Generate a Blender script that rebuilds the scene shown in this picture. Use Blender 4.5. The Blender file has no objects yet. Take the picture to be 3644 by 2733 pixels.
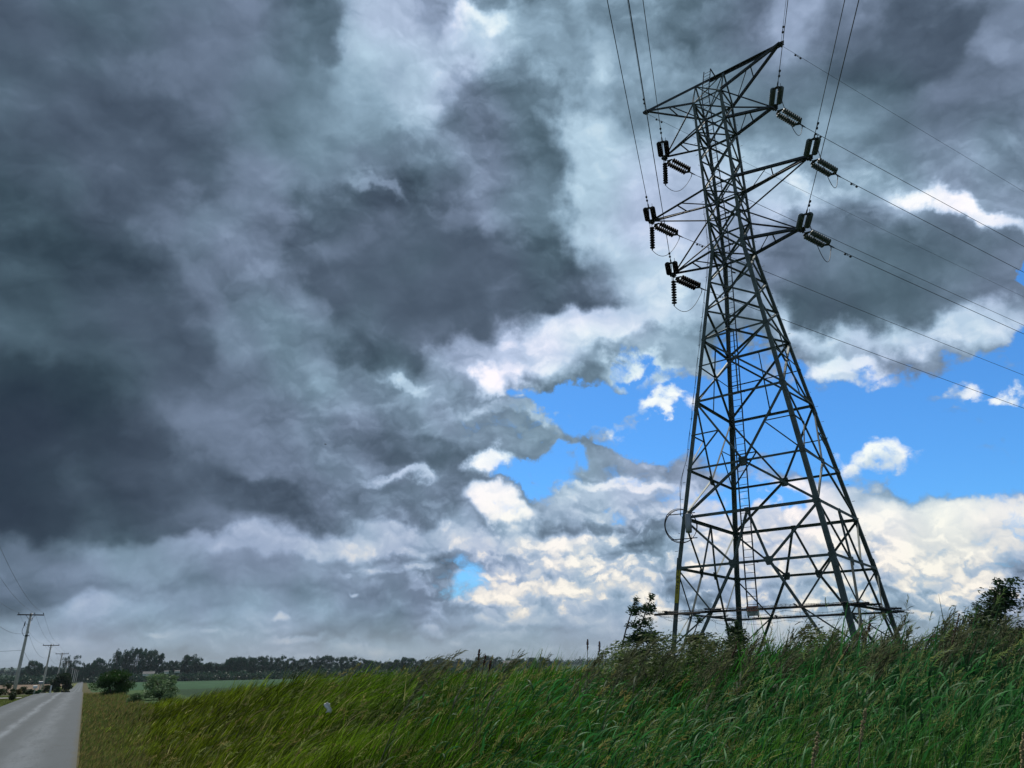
import bpy, bmesh, math, random
import numpy as np
from mathutils import Vector, Matrix, noise

SC = bpy.context.scene
COL = SC.collection
R = math.radians

# ------------------------------------------------------------------ camera
EYE = 2.2                                            # metres above the near road
PITCH, ROLL, F_PX = R(21.1094), R(-0.6752), 2540.83   # focal length in pixels of a 3644 px wide frame
cam_data = bpy.data.cameras.new('camera')
cam_data.sensor_width = 36.0
cam_data.lens = 36.0 * F_PX / 3644.0
cam_data.clip_start, cam_data.clip_end = 0.1, 30000.0
cam = bpy.data.objects.new('camera', cam_data)
COL.objects.link(cam)
_r = Vector((1, 0, 0)); _f = Vector((0, math.cos(PITCH), math.sin(PITCH))); _u = _r.cross(_f)
_rr = _r * math.cos(ROLL) + _u * math.sin(ROLL) * 1.0
_uu = _u * math.cos(ROLL) - _r * math.sin(ROLL)
cam.matrix_world = Matrix(((_rr.x, _uu.x, -_f.x, 0), (_rr.y, _uu.y, -_f.y, 0), (_rr.z, _uu.z, -_f.z, EYE), (0, 0, 0, 1)))
SC.camera = cam

# ------------------------------------------------------------------ exposure
SC.view_settings.view_transform = 'Standard'
SC.view_settings.look = 'None'
SC.view_settings.exposure = 0.0
SC.view_settings.gamma = 1.0

def lin(r, g, b, a=1.0):
    f = lambda c: (c / 255 / 12.92) if c / 255 <= 0.04045 else ((c / 255 + 0.055) / 1.055) ** 2.4
    return (f(r), f(g), f(b), a)

class NT:
    """small helper round a node tree"""
    def __init__(s, tree): s.t = tree; s.n = tree.nodes; s.l = tree.links
    def add(s, kind, **kw):
        nd = s.n.new(kind)
        for k, v in kw.items(): setattr(nd, k, v)
        return nd
    def put(s, sock, val):
        if isinstance(val, bpy.types.NodeSocket): s.l.new(val, sock)
        else: sock.default_value = val
    def math(s, op, a, b=None, c=None, clamp=False):
        nd = s.add('ShaderNodeMath', operation=op, use_clamp=clamp)
        s.put(nd.inputs[0], a)
        if b is not None: s.put(nd.inputs[1], b)
        if c is not None: s.put(nd.inputs[2], c)
        return nd.outputs[0]
    def vmath(s, op, a, b=None, out=0):
        nd = s.add('ShaderNodeVectorMath', operation=op)
        s.put(nd.inputs[0], a)
        if b is not None:
            s.put(nd.inputs['Scale'] if op == 'SCALE' else nd.inputs[1], b)
        return nd.outputs[out]
    def noise(s, vec, scale, detail=4, rough=0.5, lac=2.0, out=0, dist=0.0, dim='3D'):
        nd = s.add('ShaderNodeTexNoise', noise_dimensions=dim); s.put(nd.inputs['Vector'], vec)
        nd.inputs['Scale'].default_value = scale; nd.inputs['Detail'].default_value = detail
        nd.inputs['Roughness'].default_value = rough; nd.inputs['Lacunarity'].default_value = lac
        nd.inputs['Distortion'].default_value = dist
        return nd.outputs[out]
    def smooth(s, v, a, b, lo=0.0, hi=1.0, kind='SMOOTHSTEP'):
        nd = s.add('ShaderNodeMapRange', interpolation_type=kind)
        s.put(nd.inputs['Value'], v); nd.inputs['From Min'].default_value = a; nd.inputs['From Max'].default_value = b
        nd.inputs['To Min'].default_value = lo; nd.inputs['To Max'].default_value = hi
        return nd.outputs[0]
    def mixf(s, f, a, b):
        nd = s.add('ShaderNodeMix', data_type='FLOAT'); s.put(nd.inputs[0], f); s.put(nd.inputs[2], a); s.put(nd.inputs[3], b)
        return nd.outputs[0]
    def mixc(s, f, a, b, blend='MIX'):
        nd = s.add('ShaderNodeMix', data_type='RGBA', blend_type=blend)
        s.put(nd.inputs[0], f); s.put(nd.inputs[6], a); s.put(nd.inputs[7], b)
        return nd.outputs[2]
    def ramp(s, v, stops, interp='LINEAR'):
        nd = s.add('ShaderNodeValToRGB'); s.put(nd.inputs[0], v); cr = nd.color_ramp; cr.interpolation = interp
        while len(cr.elements) < len(stops): cr.elements.new(0.5)
        for e, (p, c) in zip(cr.elements, stops): e.position = p; e.color = c
        return nd.outputs[0]

# ------------------------------------------------------------------ sky
SUN_EL, SUN_AZ = R(58), R(-12)      # azimuth clockwise from +Y
world = bpy.data.worlds.new('World'); SC.world = world; world.use_nodes = True
world.cycles.sampling_method = 'MANUAL'; world.cycles.sample_map_resolution = 512
W = NT(world.node_tree); W.n.clear()
# clouds live on the sphere of directions, in a conformal map of the sky centred on azimuth 0, elevation 20 degrees
CLOUD_STROKES = [
    ('B', -0.6254, 0.3541, 0.3307, 0.3265, 6.0, 0.375, 1, 0.7),
    ('B', -0.4488, 0.4731, 0.1388, 0.0588, 5.4, 0.43, 0.8, 0.9),
    ('B', -0.4648, 0.3629, 0.1399, 0.0567, -45.8, 0.33, 0.8, 0.9),
    ('B', -0.3502, 0.4155, 0.0800, 0.0789, 3.5, 0.43, 0.7, 0.9),
    ('B', -0.6224, 0.2160, 0.1151, 0.1258, 3.4, 0.285, 0.9, 0.9),
    ('B', -0.5102, 0.1386, 0.1381, 0.1022, -43.6, 0.31, 0.9, 0.8),
    ('B', -0.6137, -0.0634, 0.1845, 0.1518, -7.0, 0.225, 1, 0.8),
    ('B', -0.4901, -0.1037, 0.1184, 0.0843, -12.3, 0.3, 0.9, 0.8),
    ('B', -0.2806, 0.4192, 0.0944, 0.0965, -17.4, 0.46, 0.7, 0.9),
    ('B', -0.2999, 0.2900, 0.0895, 0.0663, -8.2, 0.5, 0.95, 0.8),
    ('B', -0.4125, 0.2439, 0.1073, 0.0270, -3.8, 0.42, 0.85, 0.8),
    ('B', -0.3874, 0.1658, 0.1038, 0.0985, -28.8, 0.475, 0.95, 0.7),
    ('B', -0.3192, 0.0665, 0.0961, 0.1010, -25.1, 0.495, 0.9, 0.7),
    ('B', -0.4467, 0.0665, 0.0557, 0.0985, 25.1, 0.34, 0.7, 0.9),
    ('B', -0.3319, -0.0091, 0.0954, 0.0756, -20.8, 0.455, 0.9, 0.8),
    ('B', -0.4192, -0.0326, 0.0340, 0.0556, -1.1, 0.47, 0.7, 0.9),
    ('B', -0.3199, -0.0250, 0.0300, 0.0189, -20.9, 0.4, 0.7, 0.9),
    ('B', -0.3370, -0.1340, 0.1005, 0.0340, -7.0, 0.345, 0.95, 0.6),
    ('B', -0.4167, -0.1732, 0.0620, 0.0361, -12.9, 0.36, 0.85, 0.7),
    ('B', -0.2591, -0.0926, 0.0491, 0.0757, 8.6, 0.46, 0.8, 0.8),
    ('B', -0.1999, 0.3584, 0.0797, 0.0710, 1.4, 0.55, 0.8, 0.8),
    ('B', -0.1584, 0.4629, 0.1033, 0.0839, 1.4, 0.7, 1, 0.9),
    ('B', -0.1052, 0.4127, 0.0559, 0.0694, 20.6, 0.74, 0.9, 0.9),
    ('B', -0.2750, 0.4966, 0.0523, 0.0541, 3.1, 0.42, 0.95, 0.45),
    ('B', -0.0290, 0.4864, 0.0739, 0.0497, -0.2, 0.78, 0.95, 0.8),
    ('B', -0.0248, 0.5127, 0.0367, 0.0184, -10.3, 0.96, 0.9, 1.1),
    ('B', 0.0511, 0.4743, 0.0678, 0.0612, -1.3, 0.66, 0.85, 0.8),
    ('B', -0.0247, 0.3777, 0.0881, 0.0768, -30.4, 0.43, 0.95, 0.7),
    ('B', -0.1377, 0.3714, 0.0435, 0.0354, 0.8, 0.64, 0.8, 0.9),
    ('B', -0.1582, 0.3173, 0.1061, 0.0363, -7.2, 0.47, 0.9, 0.7),
    ('B', -0.1430, 0.1873, 0.1587, 0.1202, -7.9, 0.365, 1, 0.28),
    ('B', 0.0254, 0.3534, 0.0474, 0.1136, 4.1, 0.43, 0.9, 0.55),
    ('B', 0.0173, 0.1736, 0.1614, 0.0606, -8.8, 0.375, 1, 0.5),
    ('B', -0.0932, 0.1170, 0.1286, 0.0579, -0.4, 0.36, 0.95, 0.5),
    ('B', -0.1642, 0.0723, 0.0826, 0.0386, -10.3, 0.37, 0.95, 0.5),
    ('B', -0.0331, 0.2531, 0.0833, 0.0312, -0.4, 0.49, 0.9, 0.8),
    ('B', -0.1543, 0.2438, 0.0756, 0.0311, -9.6, 0.4, 0.8, 0.9),
    ('B', -0.1871, 0.2927, 0.0373, 0.0110, -34.1, 0.6, 0.75, 0.9),
    ('B', 0.1075, 0.3275, 0.0567, 0.0906, 10.4, 0.8, 0.95, 0.7),
    ('B', 0.1012, 0.2603, 0.0572, 0.0621, -1.4, 0.78, 0.9, 0.7),
    ('B', 0.1643, 0.2770, 0.0815, 0.1290, -1.9, 0.74, 0.9, 0.8),
    ('B', 0.1067, 0.4447, 0.0309, 0.0397, -31.9, 0.76, 0.8, 0.9),
    ('B', 0.1863, 0.4413, 0.0790, 0.0621, -2.9, 0.58, 0.9, 0.8),
    ('B', 0.2801, 0.4742, 0.0994, 0.0438, -4.3, 0.42, 0.95, 0.7),
    ('B', 0.2472, 0.4153, 0.0719, 0.0399, -3.5, 0.52, 0.8, 0.9),
    ('B', 0.2629, 0.2851, 0.1215, 0.0909, -2.8, 0.72, 0.9, 0.8),
    ('B', 0.2150, 0.1567, 0.0687, 0.0633, -1.7, 0.8, 0.9, 0.8),
    ('B', 0.1454, 0.1074, 0.1467, 0.0385, 6.9, 0.84, 0.95, 0.6),
    ('B', 0.0419, 0.0574, 0.0712, 0.0389, 9.3, 0.86, 0.9, 0.7),
    ('B', 0.3719, 0.4610, 0.0394, 0.0490, -25.5, 0.6, 0.9, 0.8),
    ('B', 0.4964, 0.4420, 0.1201, 0.0698, -7.0, 0.355, 1, 0.7),
    ('B', 0.6029, 0.4531, 0.0335, 0.0362, -8.8, 0.52, 0.8, 0.8),
    ('B', 0.4490, 0.3710, 0.1200, 0.0508, -15.5, 0.45, 0.9, 0.8),
    ('B', 0.5797, 0.3403, 0.0843, 0.0609, -16.7, 0.46, 0.9, 0.8),
    ('B', 0.4183, 0.3340, 0.0615, 0.0463, -4.8, 0.6, 0.8, 0.9),
    ('B', 0.3701, 0.2611, 0.0637, 0.0541, -3.5, 0.8, 0.9, 0.8),
    ('B', 0.4067, 0.2765, 0.0283, 0.0208, -4.0, 0.93, 0.9, 0.8),
    ('B', 0.4977, 0.2580, 0.0907, 0.0351, -14.6, 0.62, 0.9, 0.8),
    ('B', 0.5836, 0.2789, 0.0646, 0.0340, -25.7, 0.52, 0.8, 0.9),
    ('B', 0.5863, 0.2218, 0.0746, 0.0173, -28.8, 0.95, 0.9, 0.75),
    ('B', 0.4563, 0.2048, 0.0607, 0.0120, 10.5, 0.9, 0.9, 0.8),
    ('B', 0.4851, 0.0975, 0.1791, 0.0456, -5.2, 0.78, 1, 0.5),
    ('B', 0.4737, 0.1587, 0.1584, 0.0695, -6.0, 0.42, 1, 0.4),
    ('B', 0.4465, 0.1265, 0.1059, 0.0428, -10.4, 0.375, 0.9, 0.7),
    ('B', 0.6031, 0.1569, 0.0393, 0.0407, -33.8, 0.47, 0.9, 0.7),
    ('B', -0.1585, 0.0208, 0.0764, 0.0322, -5.6, 0.52, 0.9, 0.8),
    ('B', -0.1489, 0.0252, 0.0383, 0.0103, -5.6, 0.82, 0.85, 0.9),
    ('B', -0.0620, 0.0392, 0.0970, 0.0389, 11.4, 0.62, 0.9, 0.8),
    ('B', -0.0137, 0.0127, 0.0389, 0.0324, 9.3, 0.97, 1, 0.7),
    ('B', -0.1843, -0.0432, 0.1073, 0.0384, -5.9, 0.42, 0.9, 0.7),
    ('B', 0.0018, -0.0457, 0.1295, 0.0291, 1.3, 0.52, 1, 0.4),
    ('B', 0.0085, -0.0277, 0.1036, 0.0091, 2.3, 0.68, 0.8, 0.8),
    ('B', -0.1145, -0.0796, 0.0896, 0.0192, -5.9, 0.4, 0.9, 0.7),
    ('B', -0.1401, -0.1079, 0.0572, 0.0102, -1.1, 0.82, 0.9, 0.8),
    ('B', -0.0698, -0.1123, 0.0289, 0.0479, 34.1, 0.43, 0.9, 0.6),
    ('B', -0.1465, -0.1394, 0.1203, 0.0284, -3.3, 0.46, 0.95, 0.6),
    ('B', -0.0343, -0.0981, 0.0322, 0.0231, -0.8, 0.98, 1, 0.6),
    ('B', -0.0155, -0.1531, 0.0578, 0.0215, -10.7, 0.94, 1, 0.6),
    ('B', 0.1458, -0.0920, 0.1207, 0.0268, -4.3, 0.6, 1, 0.45),
    ('B', 0.1669, -0.1365, 0.1386, 0.0347, -3.0, 0.72, 1, 0.5),
    ('B', 0.1547, -0.1188, 0.1076, 0.0102, -4.1, 0.94, 0.9, 0.8),
    ('B', 0.1538, -0.1523, 0.1262, 0.0126, -3.0, 0.62, 0.8, 0.8),
    ('B', 0.2208, 0.0610, 0.0563, 0.0384, -11.1, 0.62, 1, 0.5),
    ('B', -0.6093, -0.1846, 0.0968, 0.0285, -4.3, 0.45, 0.85, 0.8),
    ('B', -0.6257, -0.2281, 0.0570, 0.0335, -5.2, 0.39, 0.85, 0.8),
    ('B', -0.4704, -0.2088, 0.1083, 0.0294, -3.7, 0.57, 0.9, 0.7),
    ('B', -0.3060, -0.1966, 0.1552, 0.0244, -2.4, 0.66, 0.95, 0.6),
    ('B', -0.1589, -0.1893, 0.1068, 0.0249, -1.5, 0.72, 0.95, 0.6),
    ('B', -0.3169, -0.2323, 0.1537, 0.0192, -2.8, 0.55, 0.9, 0.8),
    ('B', -0.1709, -0.2474, 0.1057, 0.0158, -1.9, 0.5, 0.9, 0.7),
    ('B', -0.0830, -0.1848, 0.0637, 0.0225, -1.1, 0.7, 0.8, 0.8),
    ('B', -0.3736, -0.2648, 0.2402, 0.0176, -3.6, 0.57, 0.85, 0.8),
    ('B', -0.5408, -0.2580, 0.0408, 0.0170, 5.0, 0.68, 0.8, 0.8),
    ('B', -0.3379, -0.2933, 0.1161, 0.0140, -3.5, 0.63, 0.8, 0.8),
    ('B', -0.4805, -0.3110, 0.4246, 0.0191, -5.1, 0.62, 0.9, 0.8),
    ('B', 0.0320, -0.1958, 0.1342, 0.0212, -0.5, 0.82, 0.95, 0.6),
    ('B', 0.0253, -0.2144, 0.1403, 0.0112, -0.5, 0.62, 0.8, 0.8),
    ('B', 0.0753, -0.2547, 0.1516, 0.0458, -0.1, 0.82, 1, 0.6),
    ('B', 0.1198, -0.2425, 0.1257, 0.0135, 0.2, 0.66, 0.6, 0.9),
    ('B', 0.0433, -0.2789, 0.1262, 0.0121, -0.3, 0.7, 0.7, 0.9),
    ('B', 0.0804, -0.3030, 0.2067, 0.0155, 0.0, 0.7, 0.9, 0.8),
    ('B', 0.0546, -0.3355, 0.3121, 0.0211, -0.1, 0.66, 0.95, 0.8),
    ('B', 0.3345, -0.2151, 0.1407, 0.0605, 1.4, 0.82, 1, 0.6),
    ('B', 0.5299, -0.1792, 0.1553, 0.0527, 5.1, 0.87, 1, 0.45),
    ('B', 0.5225, -0.2115, 0.1557, 0.0116, 0.6, 0.74, 0.8, 0.8),
    ('B', 0.5309, -0.2369, 0.1336, 0.0195, 3.1, 0.78, 0.95, 0.7),
    ('B', 0.4709, -0.2687, 0.2250, 0.0196, 3.0, 0.68, 0.95, 0.8),
    ('B', 0.3575, -0.3087, 0.2857, 0.0290, 2.5, 0.68, 0.95, 0.8),
    ('B', 0.5028, -0.1949, 0.0634, 0.0082, 2.2, 0.76, 0.8, 0.9),
    ('B', 0.3973, -0.2223, 0.0792, 0.0095, -2.1, 0.72, 0.8, 0.9),
    ('B', 0.5883, -0.2054, 0.0589, 0.0091, 3.0, 0.74, 0.8, 0.9),
    ('B', 0.4726, -0.2468, 0.0483, 0.0070, 2.8, 0.92, 0.7, 0.9),
    ('B', 0.5643, -0.2575, 0.0399, 0.0068, 3.7, 0.86, 0.6, 0.9),
    ('B', 0.3027, -0.2579, 0.0947, 0.0096, 1.6, 0.7, 0.8, 0.9),
    ('B', 0.1458, -0.2147, 0.0565, 0.0087, 0.2, 0.66, 0.8, 0.9),
    ('B', 0.0058, -0.2469, 0.0508, 0.0061, -0.6, 0.68, 0.8, 0.9),
    ('B', 0.1811, -0.2723, 0.0556, 0.0072, 0.7, 0.72, 0.8, 0.9),
    ('B', -0.2562, -0.2652, 0.0906, 0.0060, -2.6, 0.53, 0.7, 0.9),
    ('B', -0.4199, -0.2355, 0.0838, 0.0071, -3.6, 0.54, 0.7, 0.9),
    ('B', -0.1331, -0.2878, 0.0748, 0.0060, -1.7, 0.56, 0.7, 0.9),
    ('B', -0.1587, -0.2233, 0.0751, 0.0061, -1.7, 0.62, 0.7, 0.9),
    ('B', 0.3789, -0.1382, 0.1097, 0.0368, 0.8, 0.86, 1, 0.7),
    ('B', 0.2837, -0.1548, 0.0725, 0.0372, 0.6, 0.84, 0.9, 0.8),
    ('B', -0.4178, -0.2792, 0.2781, 0.0232, -4.1, 0.6, 0.6, 0.9),
    ('B', -0.3120, -0.2860, 0.0118, 0.0059, -3.2, 0.74, 0.8, 0.9),
    ('B', -0.2844, -0.3150, 0.0356, 0.0058, -3.2, 0.72, 0.8, 0.9),
    ('B', -0.4048, -0.3133, 0.0167, 0.0046, -4.4, 0.7, 0.8, 0.9),
    ('B', -0.4650, -0.3056, 0.0161, 0.0045, -4.9, 0.7, 0.8, 0.9),
    ('B', -0.1141, -0.3152, 0.0280, 0.0083, -1.7, 0.75, 0.8, 0.9),
    ('B', -0.2266, -0.2333, 0.0123, 0.0049, -2.2, 0.68, 0.6, 0.9),
    ('B', -0.2201, -0.2547, 0.0123, 0.0036, -2.3, 0.82, 0.6, 0.9),
    ('C', 0.1057, -0.0055, 0.1414, 0.0349, 11.3, -0.3, 1, 0.7),
    ('C', 0.2018, 0.0357, 0.0818, 0.0513, -0.9, 0, 1, 0.7),
    ('C', 0.3119, -0.0167, 0.1204, 0.1074, -0.6, 0, 1, 0.6),
    ('C', 0.5672, -0.0428, 0.2381, 0.0981, 4.0, -0.1, 1, 0.45),
    ('C', 0.6566, 0.0497, 0.0606, 0.0520, 33.1, 0, 1, 0.7),
    ('C', 0.6440, 0.1484, 0.0142, 0.0287, -3.9, 0, 0.9, 0.8),
    ('C', 0.0075, -0.1133, 0.0774, 0.0294, -5.6, -0.1, 1, 0.8),
    ('C', 0.0691, -0.0851, 0.0386, 0.0295, -0.5, -0.1, 1, 0.8),
    ('C', -0.0323, -0.2415, 0.1652, 0.0737, -0.9, 1.15, 1, 1),
    ('C', -0.0691, -0.2482, 0.0329, 0.0367, -16.1, 0.25, 1, 1.3),
    ('C', 0.2130, -0.0477, 0.0938, 0.0383, -0.4, -0.1, 1, 0.8),
    ('C', 0.3202, -0.1420, 0.0893, 0.0372, 0.6, 0, 1, 0.6),
    ('C', -0.0144, -0.0455, 0.1165, 0.0284, 1.3, 1.1, 1, 0.5),
    ('C', 0.1520, -0.0984, 0.1015, 0.0217, -4.2, 1, 1, 0.6),
    ('C', 0.1700, -0.1378, 0.1448, 0.0353, -3.0, 1.1, 1, 0.6),
    ('C', 0.2209, 0.0642, 0.0563, 0.0384, -11.1, 1.3, 1, 0.5),
    ('C', 0.1690, -0.0422, 0.1077, 0.0282, 2.5, -0.4, 1, 0.8),
    ('C', 0.2119, -0.0042, 0.0533, 0.0205, 11.3, 1, 1, 1),
    ('C', 0.1579, -0.0254, 0.0254, 0.0129, -0.6, 0.75, 0.9, 1.1),
    ('C', 0.1326, -0.0464, 0.0287, 0.0141, -0.5, 0.75, 0.9, 1.1),
    ('C', 0.1576, 0.0480, 0.0350, 0.0116, 4.1, 0.85, 0.9, 1.1),
    ('C', 0.1446, 0.0263, 0.0192, 0.0097, -0.8, 0.85, 0.9, 1.1),
    ('C', 0.2016, 0.0261, 0.0409, 0.0116, 11.2, 0.85, 0.9, 1.1),
    ('C', 0.1062, 0.0274, 0.0129, 0.0058, -0.8, 0.9, 0.8, 0.9),
    ('C', 0.4457, 0.0295, 0.0530, 0.0222, -6.1, 0.95, 1, 1),
    ('C', 0.4743, -0.0840, 0.0517, 0.0231, 0.5, 1.05, 1, 1),
    ('C', 0.5742, -0.0095, 0.0277, 0.0131, 13.4, 0.8, 1, 1.1),
    ('C', 0.6272, -0.0148, 0.0216, 0.0152, -0.5, 0.8, 1, 1.1),
    ('C', 0.5293, -0.1880, 0.2225, 0.0538, 7.3, 1.15, 1, 0.55),
    ('C', 0.3632, -0.2203, 0.1270, 0.0661, 1.6, 1.4, 1, 0.4),
    ('C', -0.0123, -0.1532, 0.0610, 0.0215, -10.7, 1.1, 1, 0.9),
    ('C', -0.0343, -0.0981, 0.0355, 0.0256, -0.8, 1.1, 1, 1),
    ('B', 0.2119, -0.0042, 0.0689, 0.0320, 9.3, 0.95, 1, 0.6),
    ('B', 0.1437, -0.0343, 0.0638, 0.0193, -10.5, 0.7, 1, 0.6),
    ('B', 0.4458, 0.0344, 0.0670, 0.0277, -6.2, 0.9, 1, 0.6),
    ('B', 0.4517, 0.0189, 0.0500, 0.0123, -6.0, 0.74, 0.8, 0.9),
    ('B', 0.4745, -0.0779, 0.0599, 0.0304, 0.4, 0.98, 1, 0.6),
    ('B', 0.4815, -0.0942, 0.0433, 0.0085, 0.6, 0.8, 0.8, 0.9),
    ('B', 0.6030, -0.0110, 0.0589, 0.0236, -0.6, 0.9, 1, 0.6),
    ('B', 0.1702, 0.0394, 0.0571, 0.0180, -0.9, 0.92, 0.8, 0.8),
    ('B', 0.6073, -0.1417, 0.0582, 0.0231, 1.9, 0.95, 0.8, 0.8),
    ('T', 0.1221, -0.1554, 0.4446, 0.2396, -0.1, 0.62, 1, 0.7),
    ('T', 0.1266, 0.2596, 0.2090, 0.2045, -1.6, 0.42, 0.9, 0.8),
    ('T', -0.6143, -0.0166, 0.3401, 0.2932, -1.1, 0.22, 0.95, 0.8),
    ('T', -0.4725, 0.3956, 0.3728, 0.2226, 4.7, 0.26, 0.95, 0.8),
    ('T', -0.1310, 0.1556, 0.1659, 0.1084, -0.1, 0.24, 0.95, 0.8),
    ('T', 0.4728, 0.4126, 0.2133, 0.1098, -6.3, 0.3, 0.9, 0.8),
    ('T', 0.4848, 0.1400, 0.1518, 0.0604, -2.8, 0.26, 0.9, 0.8),
    ('T', 0.3332, -0.2391, 0.5849, 0.0839, 1.6, 1.2, 1, 0.7),
    ('T', -0.0953, -0.0767, 0.1926, 0.0770, -0.9, 0.48, 0.9, 0.8),
    ('T', -0.4195, -0.2443, 0.3349, 0.0705, -3.7, 0.36, 0.95, 0.8),
    ('T', 0.3570, -0.3144, 0.5140, 0.0266, 2.6, 0.45, 0.95, 0.8),
    ('T', 0.4744, -0.0822, 0.0599, 0.0304, 0.4, 0.4, 1, 0.8),
    ('T', 0.4458, 0.0313, 0.0837, 0.0370, -1.2, 0.35, 1, 0.8),
]

def build_sky():
    def WN2(*a, **q): return W.noise(*a, dim='2D', **q)
    def heads(vec, sc_):
        nd = W.add('ShaderNodeTexVoronoi', voronoi_dimensions='2D', feature='SMOOTH_F1'); W.put(nd.inputs['Vector'], vec)
        nd.inputs['Scale'].default_value = sc_; nd.inputs['Smoothness'].default_value = 0.22; return nd.outputs[0]
    tc = W.add('ShaderNodeTexCoord'); d = tc.outputs['Generated']
    c20, s20 = math.cos(R(20)), math.sin(R(20))
    X = W.vmath('DOT_PRODUCT', d, (1, 0, 0), out=1)
    Y = W.vmath('DOT_PRODUCT', d, (0, -s20, c20), out=1)
    Z = W.vmath('DOT_PRODUCT', d, (0, c20, s20), out=1)
    k = W.math('DIVIDE', 2.0, W.math('MAXIMUM', W.math('ADD', Z, 1.0), 0.02))
    cx = W.add('ShaderNodeCombineXYZ'); W.put(cx.inputs[0], W.math('MULTIPLY', X, k)); W.put(cx.inputs[1], W.math('MULTIPLY', Y, k))
    P = cx.outputs[0]
    sep = W.add('ShaderNodeSeparateXYZ'); W.put(sep.inputs[0], d)
    el = W.math('ARCSINE', sep.outputs[2])                      # radians above the horizon
    low = W.smooth(el, 0.42, 0.02)                              # 1 near the horizon
    # ragged edges: two octaves of domain warp, gentler near the horizon
    def centred(v):
        return W.vmath('SUBTRACT', v, (0.5, 0.5, 0.5))
    w1 = W.vmath('SCALE', centred(WN2(P, 5.0, 3, 0.55, out=1)), W.mixf(low, 0.085, 0.055))
    w2 = W.vmath('SCALE', centred(WN2(P, 15.0, 7, 0.55, out=1)), W.mixf(low, 0.085, 0.045))
    Q = W.vmath('ADD', W.vmath('ADD', P, w1), w2)
    qs = W.add('ShaderNodeSeparateXYZ'); W.put(qs.inputs[0], Q); qc = W.add('ShaderNodeCombineXYZ')
    W.put(qc.inputs[0], qs.outputs[0]); W.put(qc.inputs[1], qs.outputs[1]); qc.inputs[2].default_value = 1.0
    Q = qc.outputs[0]
    fields = {'B': 0.5, 'C': 2.2, 'T': 0.5}
    for (kind, x, y, rx, ry, rot, val, op, soft) in CLOUD_STROKES:
        ca, sa = math.cos(R(rot)), math.sin(R(rot))
        if abs(rot) < 3.5:
            nd = W.add('ShaderNodeVectorMath', operation='MULTIPLY_ADD'); W.put(nd.inputs[0], Q)
            nd.inputs[1].default_value = (1 / rx, 1 / ry, 0); nd.inputs[2].default_value = (-x / rx, -y / ry, 0)
            ln = W.vmath('LENGTH', nd.outputs[0], out=1)
        else:
            u = W.vmath('DOT_PRODUCT', Q, (ca / rx, sa / rx, -(x * ca + y * sa) / rx), out=1)
            w = W.vmath('DOT_PRODUCT', Q, (-sa / ry, ca / ry, -(-x * sa + y * ca) / ry), out=1)
            ln = W.math('SQRT', W.math('MULTIPLY_ADD', u, u, W.math('MULTIPLY', w, w)))
        keep = W.smooth(ln, 1.0 + soft * 0.35, max(0.0, 1.0 - soft * 0.75), 1.0, 1.0 - op)
        fields[kind] = W.math('MULTIPLY_ADD', W.math('SUBTRACT', fields[kind], val), keep, val)
    B, Cv, T = fields['B'], fields['C'], fields['T']
    # flatter, finer structure towards the horizon
    py = W.math('MULTIPLY', el, W.mixf(low, 1.0, 1.9))
    cq = W.add('ShaderNodeCombineXYZ'); sp = W.add('ShaderNodeSeparateXYZ'); W.put(sp.inputs[0], W.vmath('ADD', P, W.vmath('SCALE', w1, 0.45)))
    W.put(cq.inputs[0], sp.outputs[0]); W.put(cq.inputs[1], W.math('MULTIPLY', sp.outputs[1], 1.15)); 
    N = cq.outputs[0]
    big = WN2(N, 6.0, 8, 0.50)
    up2 = W.vmath('ADD', N, (0.010, 0.035, 0))
    lump = WN2(N, 9.0, 2, 0.5); lump2 = WN2(up2, 9.0, 2, 0.5)
    relief = W.math('SUBTRACT', lump, lump2)
    # rounded heads: layered cells, lit from above
    Nw = W.vmath('ADD', N, W.vmath('SCALE', centred(WN2(N, 22.0, 5, 0.6, out=1)), 0.045))
    up3 = W.vmath('ADD', Nw, (0.003, 0.013, 0)); up4 = W.vmath('ADD', Nw, (0.001, 0.006, 0))
    bil = None
    lowb = W.smooth(el, 0.34, 0.12)
    for sc_, am, al in ((13.0, 0.50, 0.20), (29.0, 0.34, 0.30), (64.0, 0.20, 0.20), (140.0, 0.11, 0.12)):
        h0 = heads(Nw, sc_); am = W.mixf(lowb, am, al)
        t = W.math('SUBTRACT', 0.42, h0)
        if sc_ < 100: t = W.math('MULTIPLY_ADD', W.math('SUBTRACT', heads(up3 if sc_ < 60 else up4, sc_), h0), 1.5, t)
        t = W.math('MULTIPLY', t, am)
        bil = t if bil is None else W.math('ADD', bil, t)
    T2 = W.math('MULTIPLY', T, T)
    det = W.math('ADD', W.math('MULTIPLY', W.math('SUBTRACT', big, 0.5), 0.30), W.math('MULTIPLY', relief, 0.55))
    v = W.math('ADD', B, W.math('MULTIPLY', det, T))
    v = W.math('ADD', v, W.math('MULTIPLY', W.math('MULTIPLY', bil, 0.52), T2))
    dlt = W.math('SUBTRACT', v, B); v = W.math('ADD', B, W.math('MAXIMUM', dlt, W.math('MULTIPLY', dlt, W.mixf(W.smooth(T, 0.3, 0.9), 0.85, 0.42))))
    cloud = W.ramp(v, [(0.15, lin(33, 46, 61)), (0.27, lin(53, 68, 82)), (0.38, lin(81, 99, 115)), (0.50, lin(113, 133, 153)), (0.62, lin(145, 167, 190)),
                       (0.76, lin(185, 206, 228)), (0.88, lin(223, 234, 246)), (1.0, lin(252, 253, 254))])
    hue = W.smooth(WN2(P, 3.4, 3, 0.5), 0.36, 0.64)             # storm cloud drifts between slate-green and violet-grey
    cloud = W.mixc(1.0, cloud, W.mixc(hue, (0.95, 1.02, 0.99, 1), (1.05, 0.985, 1.04, 1)), blend='MULTIPLY')
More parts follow.
